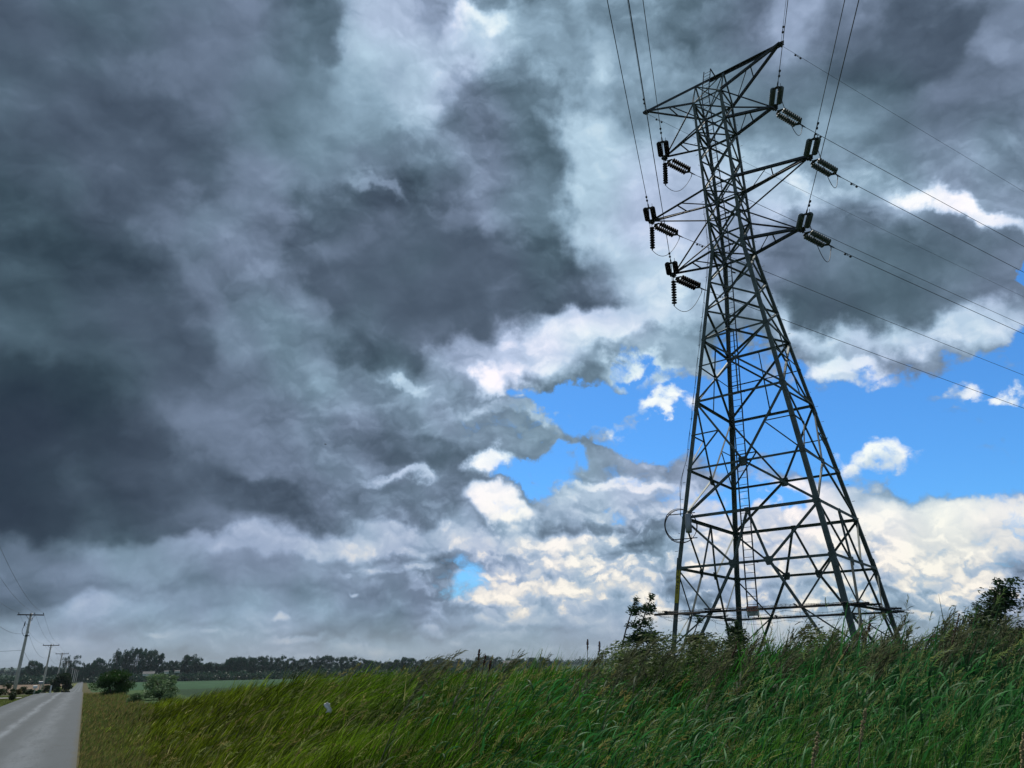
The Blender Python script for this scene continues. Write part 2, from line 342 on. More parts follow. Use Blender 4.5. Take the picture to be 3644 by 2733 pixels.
    warm = W.math('MULTIPLY', W.smooth(el, 0.30, 0.04), W.smooth(v, 0.60, 0.85))
    cloud = W.mixc(W.math('MULTIPLY', warm, 0.75), cloud, W.ramp(v, [(0.55, lin(145, 162, 182)), (0.7, lin(188, 192, 196)), (0.85, lin(234, 226, 212)), (1.0, lin(255, 246, 228))]))
    # clear sky behind
    sky = W.add('ShaderNodeTexSky', sky_type='NISHITA', sun_disc=False)
    sky.sun_elevation = SUN_EL; sky.sun_rotation = SUN_AZ; sky.air_density = 1.0; sky.dust_density = 0.4; sky.ozone_density = 2.0
    blue = W.mixc(1.0, sky.outputs[0], (SKY_K * 0.40, SKY_K * 0.90, SKY_K * 1.38, 1), blend='MULTIPLY')
    haze = W.smooth(el, 0.16, 0.0)
    blue = W.mixc(W.math('MULTIPLY', haze, 0.7), blue, lin(135, 178, 205))
    edge = W.math('ADD', Cv, W.math('ADD', W.math('MULTIPLY', W.math('SUBTRACT', big, 0.5), 1.5), W.math('MULTIPLY', bil, 0.62)))
    edge = W.math('ADD', edge, W.math('MULTIPLY', W.math('SUBTRACT', WN2(Nw, 55.0, 5, 0.6), 0.5), 0.9))
    a = W.smooth(edge, 0.20, 1.05)
    col = W.mixc(a, blue, cloud)
    # fade into haze at the very horizon and plain ground below it
    col = W.mixc(W.smooth(el, 0.07, -0.01, 0, 0.60), col, lin(160, 167, 174))
    bg = W.add('ShaderNodeBackground'); W.put(bg.inputs[0], col); bg.inputs[1].default_value = 1.0
    out = W.add('ShaderNodeOutputWorld'); W.l.new(bg.outputs[0], out.inputs[0])
SKY_K = 0.10
build_sky()

# ------------------------------------------------------------------ sun
sun_data = bpy.data.lights.new('sun', 'SUN'); sun_data.energy = 4.0; sun_data.angle = R(4); sun_data.color = (1.0, 0.95, 0.86)
sun = bpy.data.objects.new('sun', sun_data); COL.objects.link(sun)
sd = Vector((math.sin(SUN_AZ) * math.cos(SUN_EL), math.cos(SUN_AZ) * math.cos(SUN_EL), math.sin(SUN_EL)))
sun.rotation_euler = sd.to_track_quat('Z', 'Y').to_euler()

# ------------------------------------------------------------------ helpers
def tag(o, label=None, cat=None, group=None, kind=None):
    if label: o['label'] = label
    if cat: o['category'] = cat
    if group: o['group'] = group
    if kind: o['kind'] = kind
    return o
def empty(name, loc, rz=0.0):
    o = bpy.data.objects.new(name, None); COL.objects.link(o); o.location = loc; o.rotation_euler = (0, 0, rz)
    o.empty_display_size = 0.3
    return o
def obj(name, bm, mat, parent=None, smooth=False):
    me = bpy.data.meshes.new(name); bm.to_mesh(me); bm.free()
    for m in (mat if isinstance(mat, (list, tuple)) else [mat]): me.materials.append(m)
    if smooth: me.polygons.foreach_set('use_smooth', [True] * len(me.polygons))
    o = bpy.data.objects.new(name, me); COL.objects.link(o)
    if parent is not None: o.parent = parent
    return o
def np_mesh(name, verts, faces, mat, cols=None, smooth=False, colname='tint'):
    """verts (n,3), faces (m,k) arrays -> mesh data"""
    me = bpy.data.meshes.new(name); n, m, k = len(verts), len(faces), faces.shape[1]
    me.vertices.add(n); me.vertices.foreach_set('co', np.asarray(verts, np.float32).ravel())
    me.loops.add(m * k); me.loops.foreach_set('vertex_index', np.asarray(faces, np.int32).ravel())
    me.polygons.add(m); me.polygons.foreach_set('loop_start', np.arange(0, m * k, k, dtype=np.int32))
    me.polygons.foreach_set('loop_total', np.full(m, k, np.int32))
    if smooth: me.polygons.foreach_set('use_smooth', np.ones(m, bool))
    if cols is not None:
        at = me.color_attributes.new(colname, 'FLOAT_COLOR', 'POINT')
        c = np.ones((n, 4), np.float32); c[:, :3] = cols; at.data.foreach_set('color', c.ravel())
    me.update(); me.validate(); me.materials.append(mat)
    return me
def link(name, me, parent=None):
    o = bpy.data.objects.new(name, me); COL.objects.link(o)
    if parent is not None: o.parent = parent
    return o
def copy_tree(o, parent=None):
    c = o.copy(); COL.objects.link(c); c.parent = parent
    for ch in [x for x in o.children]: copy_tree(ch, c)
    return c
def V(*a): return Vector(a)
def frame(a):
    a = a.normalized(); h = V(0, 0, 1) if abs(a.z) < 0.9 else V(1, 0, 0)
    u = a.cross(h).normalized(); return a, u, a.cross(u).normalized()
def prism(bm, p, q, prof, u, v):
    """extrude a profile [(a,b)..] in axes u,v from p to q"""
    A = [bm.verts.new(p + u * a + v * b) for a, b in prof]; B = [bm.verts.new(q + u * a + v * b) for a, b in prof]; n = len(prof)
    for i in range(n): bm.faces.new((A[i], A[(i + 1) % n], B[(i + 1) % n], B[i]))
    bm.faces.new(A[::-1]); bm.faces.new(B)
def angle(bm, p, q, w, t=None, out=V(0, 0, 1), off=0.0):
    """rolled steel angle from p to q: one flange lies across 'out', the other points inwards"""
    p, q = Vector(p), Vector(q); a = (q - p).normalized(); u = (out - a * out.dot(a)).normalized(); v = a.cross(u); t = t or max(0.012, w * 0.14)
    d = u * off; h = w / 2
    prism(bm, p + d, q + d, [(0, -h), (0, h), (-t, h), (-t, -h + t), (-w, -h + t), (-w, -h)], u, v)
def tube(bm, pts, r, n=6, r2=None, cap=True):
    pts = [Vector(p) for p in pts]; rings = []; m = len(pts); pu = None
    for i, p in enumerate(pts):
        a = (pts[min(i + 1, m - 1)] - pts[max(i - 1, 0)]).normalized()
        if pu is None: _, u, v = frame(a)
        else:
            u = (pu - a * pu.dot(a)).normalized(); v = a.cross(u)
        pu = u
        rr = (r if r2 is None else r + (r2 - r) * i / (m - 1)) if not isinstance(r, (list, tuple)) else r[i]
        rings.append([bm.verts.new(p + (u * math.cos(2 * math.pi * k / n) + v * math.sin(2 * math.pi * k / n)) * rr) for k in range(n)])
    for A, B in zip(rings, rings[1:]):
        for k in range(n): bm.faces.new((A[k], A[(k + 1) % n], B[(k + 1) % n], B[k]))
    if cap: bm.faces.new(rings[0][::-1]); bm.faces.new(rings[-1])
def box(bm, c, s, rot=None):
    M = Matrix.Translation(c) @ (rot.to_4x4() if rot is not None else Matrix()) @ Matrix.Diagonal((s[0], s[1], s[2], 1))
    bmesh.ops.create_cube(bm, size=1.0, matrix=M)
def plate(bm, c, n, pts, t):
    """flat plate: polygon pts (a,b) in the plane through c with normal n (b axis as upright as possible)"""
    n = n.normalized(); v = (V(0, 0, 1) - n * n.z).normalized() if abs(n.z) < 0.95 else V(0, 1, 0); u = v.cross(n)
    prism(bm, c - n * t / 2, c + n * t / 2, pts, u, v)
def lathe(bm, p, q, prof, n=12):
    """profile [(t along p..q in metres, radius)]"""
    a, u, v = frame(q - p); rings = []
    for t, r in prof:
        rings.append([bm.verts.new(p + a * t + (u * math.cos(2 * math.pi * k / n) + v * math.sin(2 * math.pi * k / n)) * r) for k in range(n)])
    for A, B in zip(rings, rings[1:]):
        for k in range(n): bm.faces.new((A[k], A[(k + 1) % n], B[(k + 1) % n], B[k]))
    bm.faces.new(rings[0][::-1]); bm.faces.new(rings[-1])

def mat_basic(name, col, rough=0.7, metal=0.0, var=0.25, scale=3.0, bump=0.0, spec=0.4, dark=None, stretch=(1, 1, 1)):
    m = bpy.data.materials.new(name); m.use_nodes = True; t = NT(m.node_tree); b = t.n['Principled BSDF']
    tc = t.add('ShaderNodeTexCoord'); vec = t.vmath('MULTIPLY', tc.outputs['Object'], stretch)
    n = t.noise(vec, scale, 6, 0.6)
    c1 = tuple(c * (1 + var) for c in col) + (1,); c0 = tuple(c * (1 - var) for c in (dark or col)) + (1,)
    t.put(b.inputs['Base Color'], t.ramp(n, [(0.3, c0), (0.7, c1)]))
    b.inputs['Roughness'].default_value = rough; b.inputs['Metallic'].default_value = metal; b.inputs['Specular IOR Level'].default_value = spec
    if bump:
        bp = t.add('ShaderNodeBump'); bp.inputs['Strength'].default_value = bump; bp.inputs['Distance'].default_value = 0.01
        t.put(bp.inputs['Height'], t.noise(vec, scale * 6, 4, 0.6)); t.l.new(bp.outputs[0], b.inputs['Normal'])
    return m
def mat_leaf(name, transl=0.35, rough=0.45, spec=0.35, gain=1.0, col=None):
    """foliage: colour from the mesh's own 'tint' attribute, light passes through"""
    m = bpy.data.materials.new(name); m.use_nodes = True; t = NT(m.node_tree); b = t.n['Principled BSDF']
    if col is None:
        at = t.add('ShaderNodeVertexColor', layer_name='tint'); c = at.outputs[0]
        if gain != 1.0: c = t.mixc(1.0, c, (gain, gain, gain, 1), blend='MULTIPLY')
    else: c = t.mixc(t.noise(t.add('ShaderNodeTexCoord').outputs['Object'], 4.0, 3), tuple(x * 0.7 for x in col) + (1,), tuple(x * 1.3 for x in col) + (1,))
    t.put(b.inputs['Base Color'], c); b.inputs['Roughness'].default_value = rough; b.inputs['Specular IOR Level'].default_value = spec
    tr = t.add('ShaderNodeBsdfTranslucent'); t.put(tr.inputs[0], c)
    mx = t.add('ShaderNodeMixShader'); mx.inputs[0].default_value = transl
    t.l.new(b.outputs[0], mx.inputs[1]); t.l.new(tr.outputs[0], mx.inputs[2]); t.l.new(mx.outputs[0], t.n['Material Output'].inputs[0])
    return m

# ------------------------------------------------------------------ lie of the land, in road coordinates (s ahead, p to the right)
RA = R(-29.25); RS = V(math.sin(RA), math.cos(RA), 0); RP = V(math.cos(RA), -math.sin(RA), 0)
PR_S = [-400, 0, 60, 110, 130, 150, 180, 220, 269, 357, 549, 684, 826, 1045, 1415, 2200, 9000]
PR_Z = [2.0, 0, -0.6, -1.12, -1.5, -2.1, -3.35, -4.45, -5.85, -7.75, -11.0, -12.9, -14.2, -17.0, -19.4, -20.0, -20.0]
BK_P = [-2000, -5.6, -5.2, 0.2, 0.6, 1.5, 2.8, 5.0, 8.0, 12.0, 22.0, 40.0, 4000]
BK_Z = [-0.35, -0.12, 0, 0, -0.05, -0.12, -0.12, 0.06, 0.50, 0.84, 0.88, 0.4, 0.2]
def fade_s(s): return np.interp(s, [12, 24, 46, 66], [1.0, 0.82, 0.80, 0.0])
def ground(s, p):
    s = np.asarray(s, float); p = np.asarray(p, float)
    z = np.interp(s, PR_S, PR_Z); b = np.interp(p, BK_P, BK_Z); f = fade_s(s)
    hump = 0.34 * np.exp(-((s - 31) / 10) ** 2 - ((p - 8.6) / 2.8) ** 2)
    return z + np.where(p > 0.2, np.where(b > 0, b * f, b), b) + hump
def sp(x, y): return x * RS.x + y * RS.y, x * RP.x + y * RP.y
def xy(s, p): return s * RS.x + p * RP.x, s * RS.y + p * RP.y
def gz(x, y):
    s, p = sp(x, y); return float(ground(s, p))
def place(azd, D):
    x, y = D * math.sin(R(azd)), D * math.cos(R(azd)); return V(x, y, gz(x, y))

# ------------------------------------------------------------------ ground materials
def mat_ground():
    m = bpy.data.materials.new('ground'); m.use_nodes = True; t = NT(m.node_tree); b = t.n['Principled BSDF']
    at = t.add('ShaderNodeVertexColor', layer_name='tint'); tc = t.add('ShaderNodeTexCoord'); o = tc.outputs['Object']
    rot = t.add('ShaderNodeCombineXYZ')
    t.put(rot.inputs[0], t.vmath('DOT_PRODUCT', o, tuple(RP), out=1)); t.put(rot.inputs[1], t.vmath('DOT_PRODUCT', o, tuple(RS), out=1))
    q = rot.outputs[0]
    n1 = t.noise(q, 0.9, 8, 0.65); n2 = t.noise(t.vmath('MULTIPLY', q, (1.0, 0.12, 1)), 0.05, 6, 0.6)
    c = t.mixc(1.0, at.outputs[0], t.ramp(n1, [(0.3, (0.55, 0.55, 0.55, 1)), (0.7, (1.45, 1.4, 1.35, 1))]), blend='MULTIPLY')
    c = t.mixc(1.0, c, t.ramp(n2, [(0.3, (0.75, 0.78, 0.75, 1)), (0.7, (1.25, 1.2, 1.2, 1))]), blend='MULTIPLY')
    t.put(b.inputs['Base Color'], c); b.inputs['Roughness'].default_value = 0.95; b.inputs['Specular IOR Level'].default_value = 0.1
    bp = t.add('ShaderNodeBump'); bp.inputs['Strength'].default_value = 0.6; bp.inputs['Distance'].default_value = 0.15
    t.put(bp.inputs['Height'], n1); t.l.new(bp.outputs[0], b.inputs['Normal'])
    return m
def mat_road():
    m = bpy.data.materials.new('worn_asphalt'); m.use_nodes = True; t = NT(m.node_tree); b = t.n['Principled BSDF']
    o = t.add('ShaderNodeTexCoord').outputs['Object']
    pp = t.vmath('DOT_PRODUCT', o, tuple(RP), out=1); ss = t.vmath('DOT_PRODUCT', o, tuple(RS), out=1)
    cb = t.add('ShaderNodeCombineXYZ'); t.put(cb.inputs[0], pp); t.put(cb.inputs[1], t.math('MULTIPLY', ss, 0.10)); q = cb.outputs[0]
    wob = t.math('MULTIPLY_ADD', t.math('SUBTRACT', t.noise(q, 0.9, 4), 0.5), 0.9, pp)
    def band(c, w, amp):
        d = t.math('ABSOLUTE', t.math('SUBTRACT', wob, c)); return t.smooth(d, w, 0.0, 0.0, amp)
    f = t.math('ADD', band(-2.5, 0.36, 1.0), t.math('ADD', band(-1.15, 0.75, 0.55), band(-4.05, 0.7, 0.45)))
    f = t.math('MULTIPLY', f, t.smooth(t.noise(q, 2.5, 8, 0.7), 0.25, 0.6), clamp=True)
    grit = t.noise(o, 55.0, 3, 0.8)
    patch = t.noise(o, 0.35, 6, 0.6)
    base = t.mixc(patch, (0.040, 0.053, 0.062, 1), (0.060, 0.073, 0.084, 1))
    c = t.mixc(f, base, (0.14, 0.162, 0.185, 1))
    c = t.mixc(1.0, c, t.ramp(grit, [(0.25, (0.62, 0.62, 0.62, 1)), (0.75, (1.38, 1.38, 1.38, 1))]), blend='MULTIPLY')
    vo = t.add('ShaderNodeTexVoronoi', feature='DISTANCE_TO_EDGE'); t.put(vo.inputs['Vector'], t.vmath('ADD', t.vmath('MULTIPLY', o, (0.5, 0.5, 0.5)), t.vmath('SCALE', t.noise(o, 1.2, 4, out=1), 0.6))); vo.inputs['Scale'].default_value = 1.0
    crack = t.smooth(vo.outputs[0], 0.012, 0.0, 0.0, 0.55)
    c = t.mixc(crack, c, (0.03, 0.03, 0.032, 1))
    edge = t.smooth(t.math('ADD', pp, t.math('MULTIPLY', t.noise(o, 1.5, 5), 0.25)), 0.12, 0.32, 0.0, 0.8)
    c = t.mixc(edge, c, (0.05, 0.05, 0.035, 1))
    t.put(b.inputs['Base Color'], c); b.inputs['Roughness'].default_value = 0.78; b.inputs['Specular IOR Level'].default_value = 0.35
    bp = t.add('ShaderNodeBump'); bp.inputs['Strength'].default_value = 0.35; bp.inputs['Distance'].default_value = 0.01
    t.put(bp.inputs['Height'], grit); t.l.new(bp.outputs[0], b.inputs['Normal'])
    return m
M = {}
M['ground'] = mat_ground(); M['road'] = mat_road()
M['steel'] = mat_basic('weathered_galvanised_steel', (0.085, 0.108, 0.104), 0.62, 0.25, 0.35, 2.2, 0.15)
M['steel_dark'] = mat_basic('dark_galvanised_steel', (0.034, 0.040, 0.050), 0.7, 0.15, 0.3, 3.0)
M['porcelain'] = mat_basic('glazed_grey_insulator', (0.075, 0.10, 0.10), 0.5, 0.0, 0.3, 5.0, spec=0.35)
M['porcelain_brown'] = mat_basic('dark_brown_insulator', (0.016, 0.012, 0.012), 0.85, 0.0, 0.3, 5.0, spec=0.12)
M['wire'] = mat_basic('aluminium_cable', (0.07, 0.075, 0.085), 0.6, 0.3, 0.2, 1.0)
M['cable'] = mat_basic('black_cable_sheath', (0.02, 0.02, 0.022), 0.6)
M['alu'] = mat_basic('brushed_aluminium_case', (0.30, 0.31, 0.33), 0.4, 0.7, 0.12, 3.0)
M['wood'] = mat_basic('silvery_weathered_wood', (0.56, 0.54, 0.51), 0.9, 0, 0.35, 5.0, 0.4, 0.15, (0.34, 0.33, 0.32), (6, 6, 0.35))
M['wood_arm'] = mat_basic('dark_weathered_wood', (0.07, 0.062, 0.06), 0.9, 0, 0.3, 6.0)
M['white'] = mat_basic('white_paint', (0.72, 0.72, 0.70), 0.6, 0, 0.1)
M['yellow'] = mat_basic('faded_yellow_enamel', (0.36, 0.29, 0.02), 0.55, 0, 0.2, 8.0)
M['black'] = mat_basic('black_enamel', (0.02, 0.02, 0.02), 0.5)
M['red'] = mat_basic('faded_red_enamel', (0.33, 0.035, 0.02), 0.55, 0, 0.2, 8.0)
M['sign_white'] = mat_basic('off_white_enamel', (0.42, 0.43, 0.40), 0.6, 0, 0.15, 6.0)
M['bark'] = mat_basic('bark', (0.075, 0.06, 0.048), 0.95, 0, 0.35, 6.0, 0.5)
M['leaf'] = mat_leaf('foliage', 0.3, 0.55, 0.25)
M['blade'] = mat_leaf('grass_blade', 0.42, 0.6, 0.10)
M['straw'] = mat_leaf('seed_straw', 0.5, 0.8, 0.1)
M['rustbrown'] = mat_basic('brown_seed_spike', (0.085, 0.035, 0.022), 0.9, 0, 0.4, 20.0)

# ------------------------------------------------------------------ ground sheet and road
def axis(a, b, seg): return list(np.linspace(a, b, seg, endpoint=False))
S_AX = np.array(axis(-300, -20, 8) + axis(-20, 80, 100) + axis(80, 400, 128) + axis(400, 1500, 60) + axis(1500, 9000, 14) + [9000])
P_AX = np.array(list(-np.geomspace(6, 7000, 40)[::-1]) + [-5.6, -5.2] + axis(-5.2, 0.2, 4)[1:] + [0.2, 0.6] + axis(1.0, 30, 58) + list(np.geomspace(30, 7000, 40)))
def make_ground():
    s, p = np.meshgrid(S_AX, P_AX, indexing='ij'); z = ground(s, p)
    rs = np.random.RandomState(5)
    jig = rs.uniform(-1, 1, s.shape) * np.clip((np.abs(p + 2.5) - 3.5) / 20, 0, 1) * 0.06
    z = z + jig
    z = np.where((p > -5.15) & (p < 0.15), z - 0.004, z)
    x, y = xy(s, p); v = np.stack([x, y, z], -1).reshape(-1, 3); n, m = s.shape
    i = np.arange(n * m).reshape(n, m)
    f = np.stack([i[:-1, :-1], i[:-1, 1:], i[1:, 1:], i[1:, :-1]], -1).reshape(-1, 4)
    S, Pp = s.ravel(), p.ravel()
    c = np.tile((0.045, 0.085, 0.03), (n * m, 1))                                   # rough green
    def paint(mask, col): c[mask] = col
    paint((Pp < -14) & (S > 190), (0.15, 0.115, 0.085))                              # bare brown field
    paint((Pp < -14) & (S > 900), (0.05, 0.09, 0.05))
    paint((Pp <= -5.2) & (Pp > -14), (0.13, 0.15, 0.045))                            # mown verge
    paint((Pp <= -5.2) & (S > 112) & (S < 190), (0.07, 0.085, 0.04))
    paint((Pp > 0.1) & (Pp < 3.5), (0.075, 0.07, 0.032))                              # dry verge
    paint((Pp > 3.5) & (S < 66), (0.035, 0.05, 0.02))
    paint((Pp > 9) & (S > 80), (0.030, 0.078, 0.036))                                 # young crop
    paint((Pp > 9) & (S > 80) & (S < 230), (0.022, 0.050, 0.024))
    paint((S > 1000), (0.03, 0.06, 0.035))
    me = np_mesh('ground', v, f[:, ::-1] if False else f, M['ground'], c, True)
    # make sure the sheet faces up
    if me.polygons[0].normal.z < 0: me.flip_normals()
    return tag(link('ground', me), kind='structure')
make_ground()
def strip(name, s0, s1, p0, p1, mat, dz=0.0, n=None):
    ss = np.array([a for a in S_AX if s0 <= a <= s1]); pp = np.array(sorted([a for a in P_AX if p0 - 1e-6 <= a <= p1 + 1e-6]))
    s, p = np.meshgrid(ss, pp, indexing='ij'); z = ground(s, p) + dz; x, y = xy(s, p)
    v = np.stack([x, y, z], -1).reshape(-1, 3); n, m = s.shape; i = np.arange(n * m).reshape(n, m)
    f = np.stack([i[:-1, :-1], i[:-1, 1:], i[1:, 1:], i[1:, :-1]], -1).reshape(-1, 4)
    me = np_mesh(name, v, f, mat, None, True)
    if me.polygons[0].normal.z < 0: me.flip_normals()
    return tag(link(name, me), kind='structure')
strip('road', -300, 1600, -5.2, 0.2, M['road'])
M['gravel'] = mat_basic('grey_gravel', (0.20, 0.195, 0.185), 0.95, 0, 0.25, 2.0)
strip('side_lane', 97, 102.5, -260, -5.2, M['gravel'], 0.08)

# ------------------------------------------------------------------ lattice tower
TZ = {1: 5.776, 2: 7.935, 3: 10.103, 4: 13.392, 5: 16.633, 6: 18.267, 7: 19.921, 8: 21.663, 9: 23.529, 10: 25.472, 11: 27.416, 12: 29.308, 13: 31.273}
TW = {1: 3.235, 2: 2.905, 3: 2.580, 4: 2.082, 5: 1.605, 6: 1.360, 7: 1.112, 8: 0.866, 9: 0.858, 10: 0.854, 11: 0.850, 12: 0.847, 13: 0.845}
RIDGE = 33.152
TX, TY, TYAW = 11.53, 32.0, R(-38.190)
CORN = {'A': (-1, -1), 'C': (1, -1), 'D': (1, 1), 'B': (-1, 1)}
FACES = [('A', 'C', V(0, -1, 0)), ('C', 'D', V(1, 0, 0)), ('D', 'B', V(0, 1, 0)), ('B', 'A', V(-1, 0, 0))]
def tw(z):
    if z < TZ[1]: return TW[1] + 0.12 * (TZ[1] - z)
    ks = sorted(TZ); return float(np.interp(z, [TZ[k] for k in ks], [TW[k] for k in ks]))
def node(k, c):
    z = TZ[k] if k in TZ else k
    w = tw(z); a, b = CORN[c]; return V(a * w, b * w, z)
tower = tag(empty('transmission_tower', (TX, TY, 0), TYAW), 'tall dark lattice steel tower carrying six insulated wire pairs above the grass bank', 'transmission tower')
TM = Matrix.Translation((TX, TY, 0)) @ Matrix.Rotation(TYAW, 4, 'Z')
def TP(v): return TM @ Vector(v)
def gusset(bm, c, n, r, shape='hex'):
    pts = [(-r * .55, -r), (r * .55, -r), (r * .95, r * .1), (r * .8, r * .8), (-r * .8, r * .8), (-r * .95, r * .1)]
    plate(bm, c + n * 0.012, n, pts, 0.014)
def build_tower():
    st = M['steel']; base_z = {'A': 0.2, 'B': 0.2, 'C': 0.2, 'D': 0.2}
    for c, (a, b) in CORN.items():                                            # four main legs, heavier below
        bm = bmesh.new(); out = V(a, b, 0).normalized()
        zs = [base_z[c], TZ[1], TZ[4], TZ[8], TZ[13]]; ws = [0.20, 0.19, 0.17, 0.14]
        for z0, z1, w in zip(zs, zs[1:], ws):
            p, q = node(z0, c), node(z1, c); ax = (q - p).normalized()
            e1 = V(-a, 0, 0); e1 = (e1 - ax * e1.dot(ax)).normalized(); e2 = V(0, -b, 0); e2 = (e2 - ax * e2.dot(ax)).normalized()
            t = 0.022; o = out * w * 0.06
            prof = [(0, 0), (w, 0), (w, t), (t, t), (t, w), (0, w)]
            prism(bm, p + o, q + o + ax * 0.03, prof, e1, e2)
            # splice plate with bolts
            if z1 != TZ[13]:
                m = q - ax * 0.45
                prism(bm, m + o * 1.6, m + ax * 0.9 + o * 1.6, [(-.008, -.008), (w * .8, -.008), (w * .8, .006), (.006, .006), (.006, w * .8), (-.008, w * .8)], e1, e2)
                for i in range(8):
                    for e in (e1, e2):
                        cc = m + ax * (0.06 + i * 0.11) + e * w * 0.45 - (e2 if e is e1 else e1) * 0.02
                        box(bm, cc, (0.035, 0.035, 0.035))
        # step bolts
        z = 6.5
        while c in 'AD' and z < 31:
            cc = node(z, c) + out * 0.05; tube(bm, [cc, cc + V(a if int(z * 10) % 2 else 0, 0 if int(z * 10) % 2 else b, 0) * 0.13], 0.011, 5); z += 0.76
        obj('leg', bm, st, tower)
    for (c0, c1, n) in FACES:                                                 # face lacing
        bm = bmesh.new(); A = lambda k: node(k, c0); C = lambda k: node(k, c1)
        def br(p, q, w=0.085, off=0.0): angle(bm, p, q, w, None, n, off)
        for k in range(5, 13):                                                # X panels of the shaft
            w = 0.095 if k < 9 else 0.085
            br(A(k), C(k + 1), w, 0.0); br(A(k + 1), C(k), w, -0.10)
        for k in (5, 8, 9, 10, 12, 13, 24.41 + 0.03): br(A(k), C(k), 0.095 if k in (5, 8, 10, 12, 13) else 0.07, 0.03)
        # panel between levels 4 and 5: X with redundants through its centre
        br(A(4), C(5), 0.09, 0.0); br(A(5), C(4), 0.09, -0.11); br(A(4), C(4), 0.11, 0.02)
        wa, wb = tw(TZ[4]), tw(TZ[5]); tt = wa / (wa + wb); zc = TZ[4] + (TZ[5] - TZ[4]) * tt
        cen = (A(4).lerp(C(5), tt) + A(5).lerp(C(4), 1 - tt)) / 2
        br(cen, A(zc), 0.05, 0.03); br(cen, C(zc), 0.05, 0.03); br(cen, A(5).lerp(C(5), .5), 0.05, 0.03); br(cen, A(4).lerp(C(4), .5), 0.05, 0.03)
        # level 3-4: inverted V to the middle of level 3
        m3 = A(3).lerp(C(3), .5); br(A(4), m3, 0.085, 0.0); br(C(4), m3, 0.085, -0.0); br(A(3), C(3), 0.095, 0.03)
        for E, kk in ((A, 4), (C, 4)):
            mid = E(4).lerp(m3, .5); zz = (TZ[3] + TZ[4]) / 2; br(mid, E(zz), 0.05, 0.03); br(mid, E(3), 0.055, 0.03)
        # level 2-3: V back to the legs
        br(m3, A(2), 0.10, 0.0); br(m3, C(2), 0.10, 0.0); br(A(2), C(2), 0.13, 0.03)
        m2 = A(2).lerp(C(2), .5); g1 = A(1).lerp(C(1), .385); g2 = A(1).lerp(C(1), .615)
        br(m2, g1, 0.09); br(m2, g2, 0.09); br(A(2), g1, 0.085, -0.01); br(C(2), g2, 0.085, -0.01); br(A(1), C(1), 0.105, 0.03)
        f1, f2 = A(0.3), C(0.3); br(g1, f1, 0.10); br(g2, f2, 0.10)
        zf = 3.95; t = (TZ[1] - zf) / (TZ[1] - 0.3)
        h1, h2 = g1.lerp(f1, t), g2.lerp(f2, t); br(A(1), h1, 0.055, 0.02); br(C(1), h2, 0.055, 0.02)
        t2 = (TZ[1] - 2.6) / (TZ[1] - 0.3); j1, j2 = g1.lerp(f1, t2), g2.lerp(f2, t2); br(h1, A(2.6), 0.05, 0.02); br(h2, C(2.6), 0.05, 0.02)
        obj('bracing', bm, st, tower)
        for g, r in ((m3, 0.23), (g1, 0.19), (g2, 0.19), (m2, 0.12)):
            bm = bmesh.new(); gusset(bm, g, n, r); obj('gusset_plate', bm, M['steel'], tower)
        for k in (1, 2, 4, 5, 8, 9, 10, 12):
            for E, sgn in ((A(k), 1), (C(k), -1)):
                d = (C(k) - A(k)).normalized() * sgn; bm = bmesh.new(); gusset(bm, E + d * 0.13, n, 0.12 if k < 6 else 0.09); obj('gusset_plate', bm, M['steel'], tower)
    # plan bracing at the arm levels
    for k in (8, 10, 12, 13):
        bm = bmesh.new(); angle(bm, node(k, 'A'), node(k, 'D'), 0.06, None, V(0, 0, 1)); obj('plan_brace', bm, st, tower)
    # roof-shaped top
    rl, rr = V(-TW[13], 0, RIDGE), V(TW[13], 0, RIDGE); bm = bmesh.new()
    for p, q, w in ((node(13, 'A'), rl, .09), (node(13, 'B'), rl, .09), (node(13, 'C'), rr, .09), (node(13, 'D'), rr, .09), (node(13, 'A'), rr, .055), (node(13, 'C'), rl, .055),
                    (node(13, 'B'), rr, .055), (node(13, 'D'), rl, .055)):
        n = V(0, -1, 1) if 'x' == 'y' else V(0, (p.y + q.y), 1).normalized(); angle(bm, p, q, w, None, n)
    obj('peak', bm, st, tower)
TIPX = {0: 4.089, 12: 3.208, 10: 4.397, 8: 3.441}
TIEZ = {12: TZ[13], 10: 24.44, 8: TZ[9]}
def build_arms():
    for s in (-1, 1):
        c0, c1 = ('A', 'B') if s < 0 else ('C', 'D')
        for k in (0, 12, 10, 8):
            bm = bmesh.new(); tip = V(s * TIPX[k], 0, RIDGE if k == 0 else TZ[k]); kb = 13 if k == 0 else k
            a, b = node(kb, c0), node(kb, c1)
            if k == 0:
                angle(bm, V(0, 0, RIDGE), tip, 0.17, 0.02, V(0, 0, 1)); cw = 0.125
            else:
                cw = 0.13
                angle(bm, node(TIEZ[k], c0), tip, 0.075, None, V(0, -1, 1)); angle(bm, node(TIEZ[k], c1), tip, 0.075, None, V(0, 1, 1))
            angle(bm, a, tip, cw, None, V(0, 0, -1)); angle(bm, b, tip, cw, None, V(0, 0, -1))
            ma, mb = a.lerp(tip, .5), b.lerp(tip, .45)
            angle(bm, ma, mb, 0.055, None, V(0, 0, -1), -0.05); angle(bm, a.lerp(tip, .44), b.lerp(tip, .07), 0.045, None, V(0, 0, -1), -0.05)
            plate(bm, tip, V(0, 1, 0), [(-.17, -.1), (.17, -.1), (.2, .06), (.05, .12), (-.2, .08)], 0.03)
            plate(bm, tip - V(0, 0, .06), V(0, 0, 1), [(-.14, -.16), (.14, -.16), (.14, .16), (-.14, .16)], 0.025)
            lathe(bm, tip + V(0, -.16, -.12), tip + V(0, .16, -.12), [(0, .045), (.32, .045)], 8)
            o = obj('cross_arm', bm, M['steel_dark'], tower)
            if k == 0: o.name = 'earth_wire_arm'
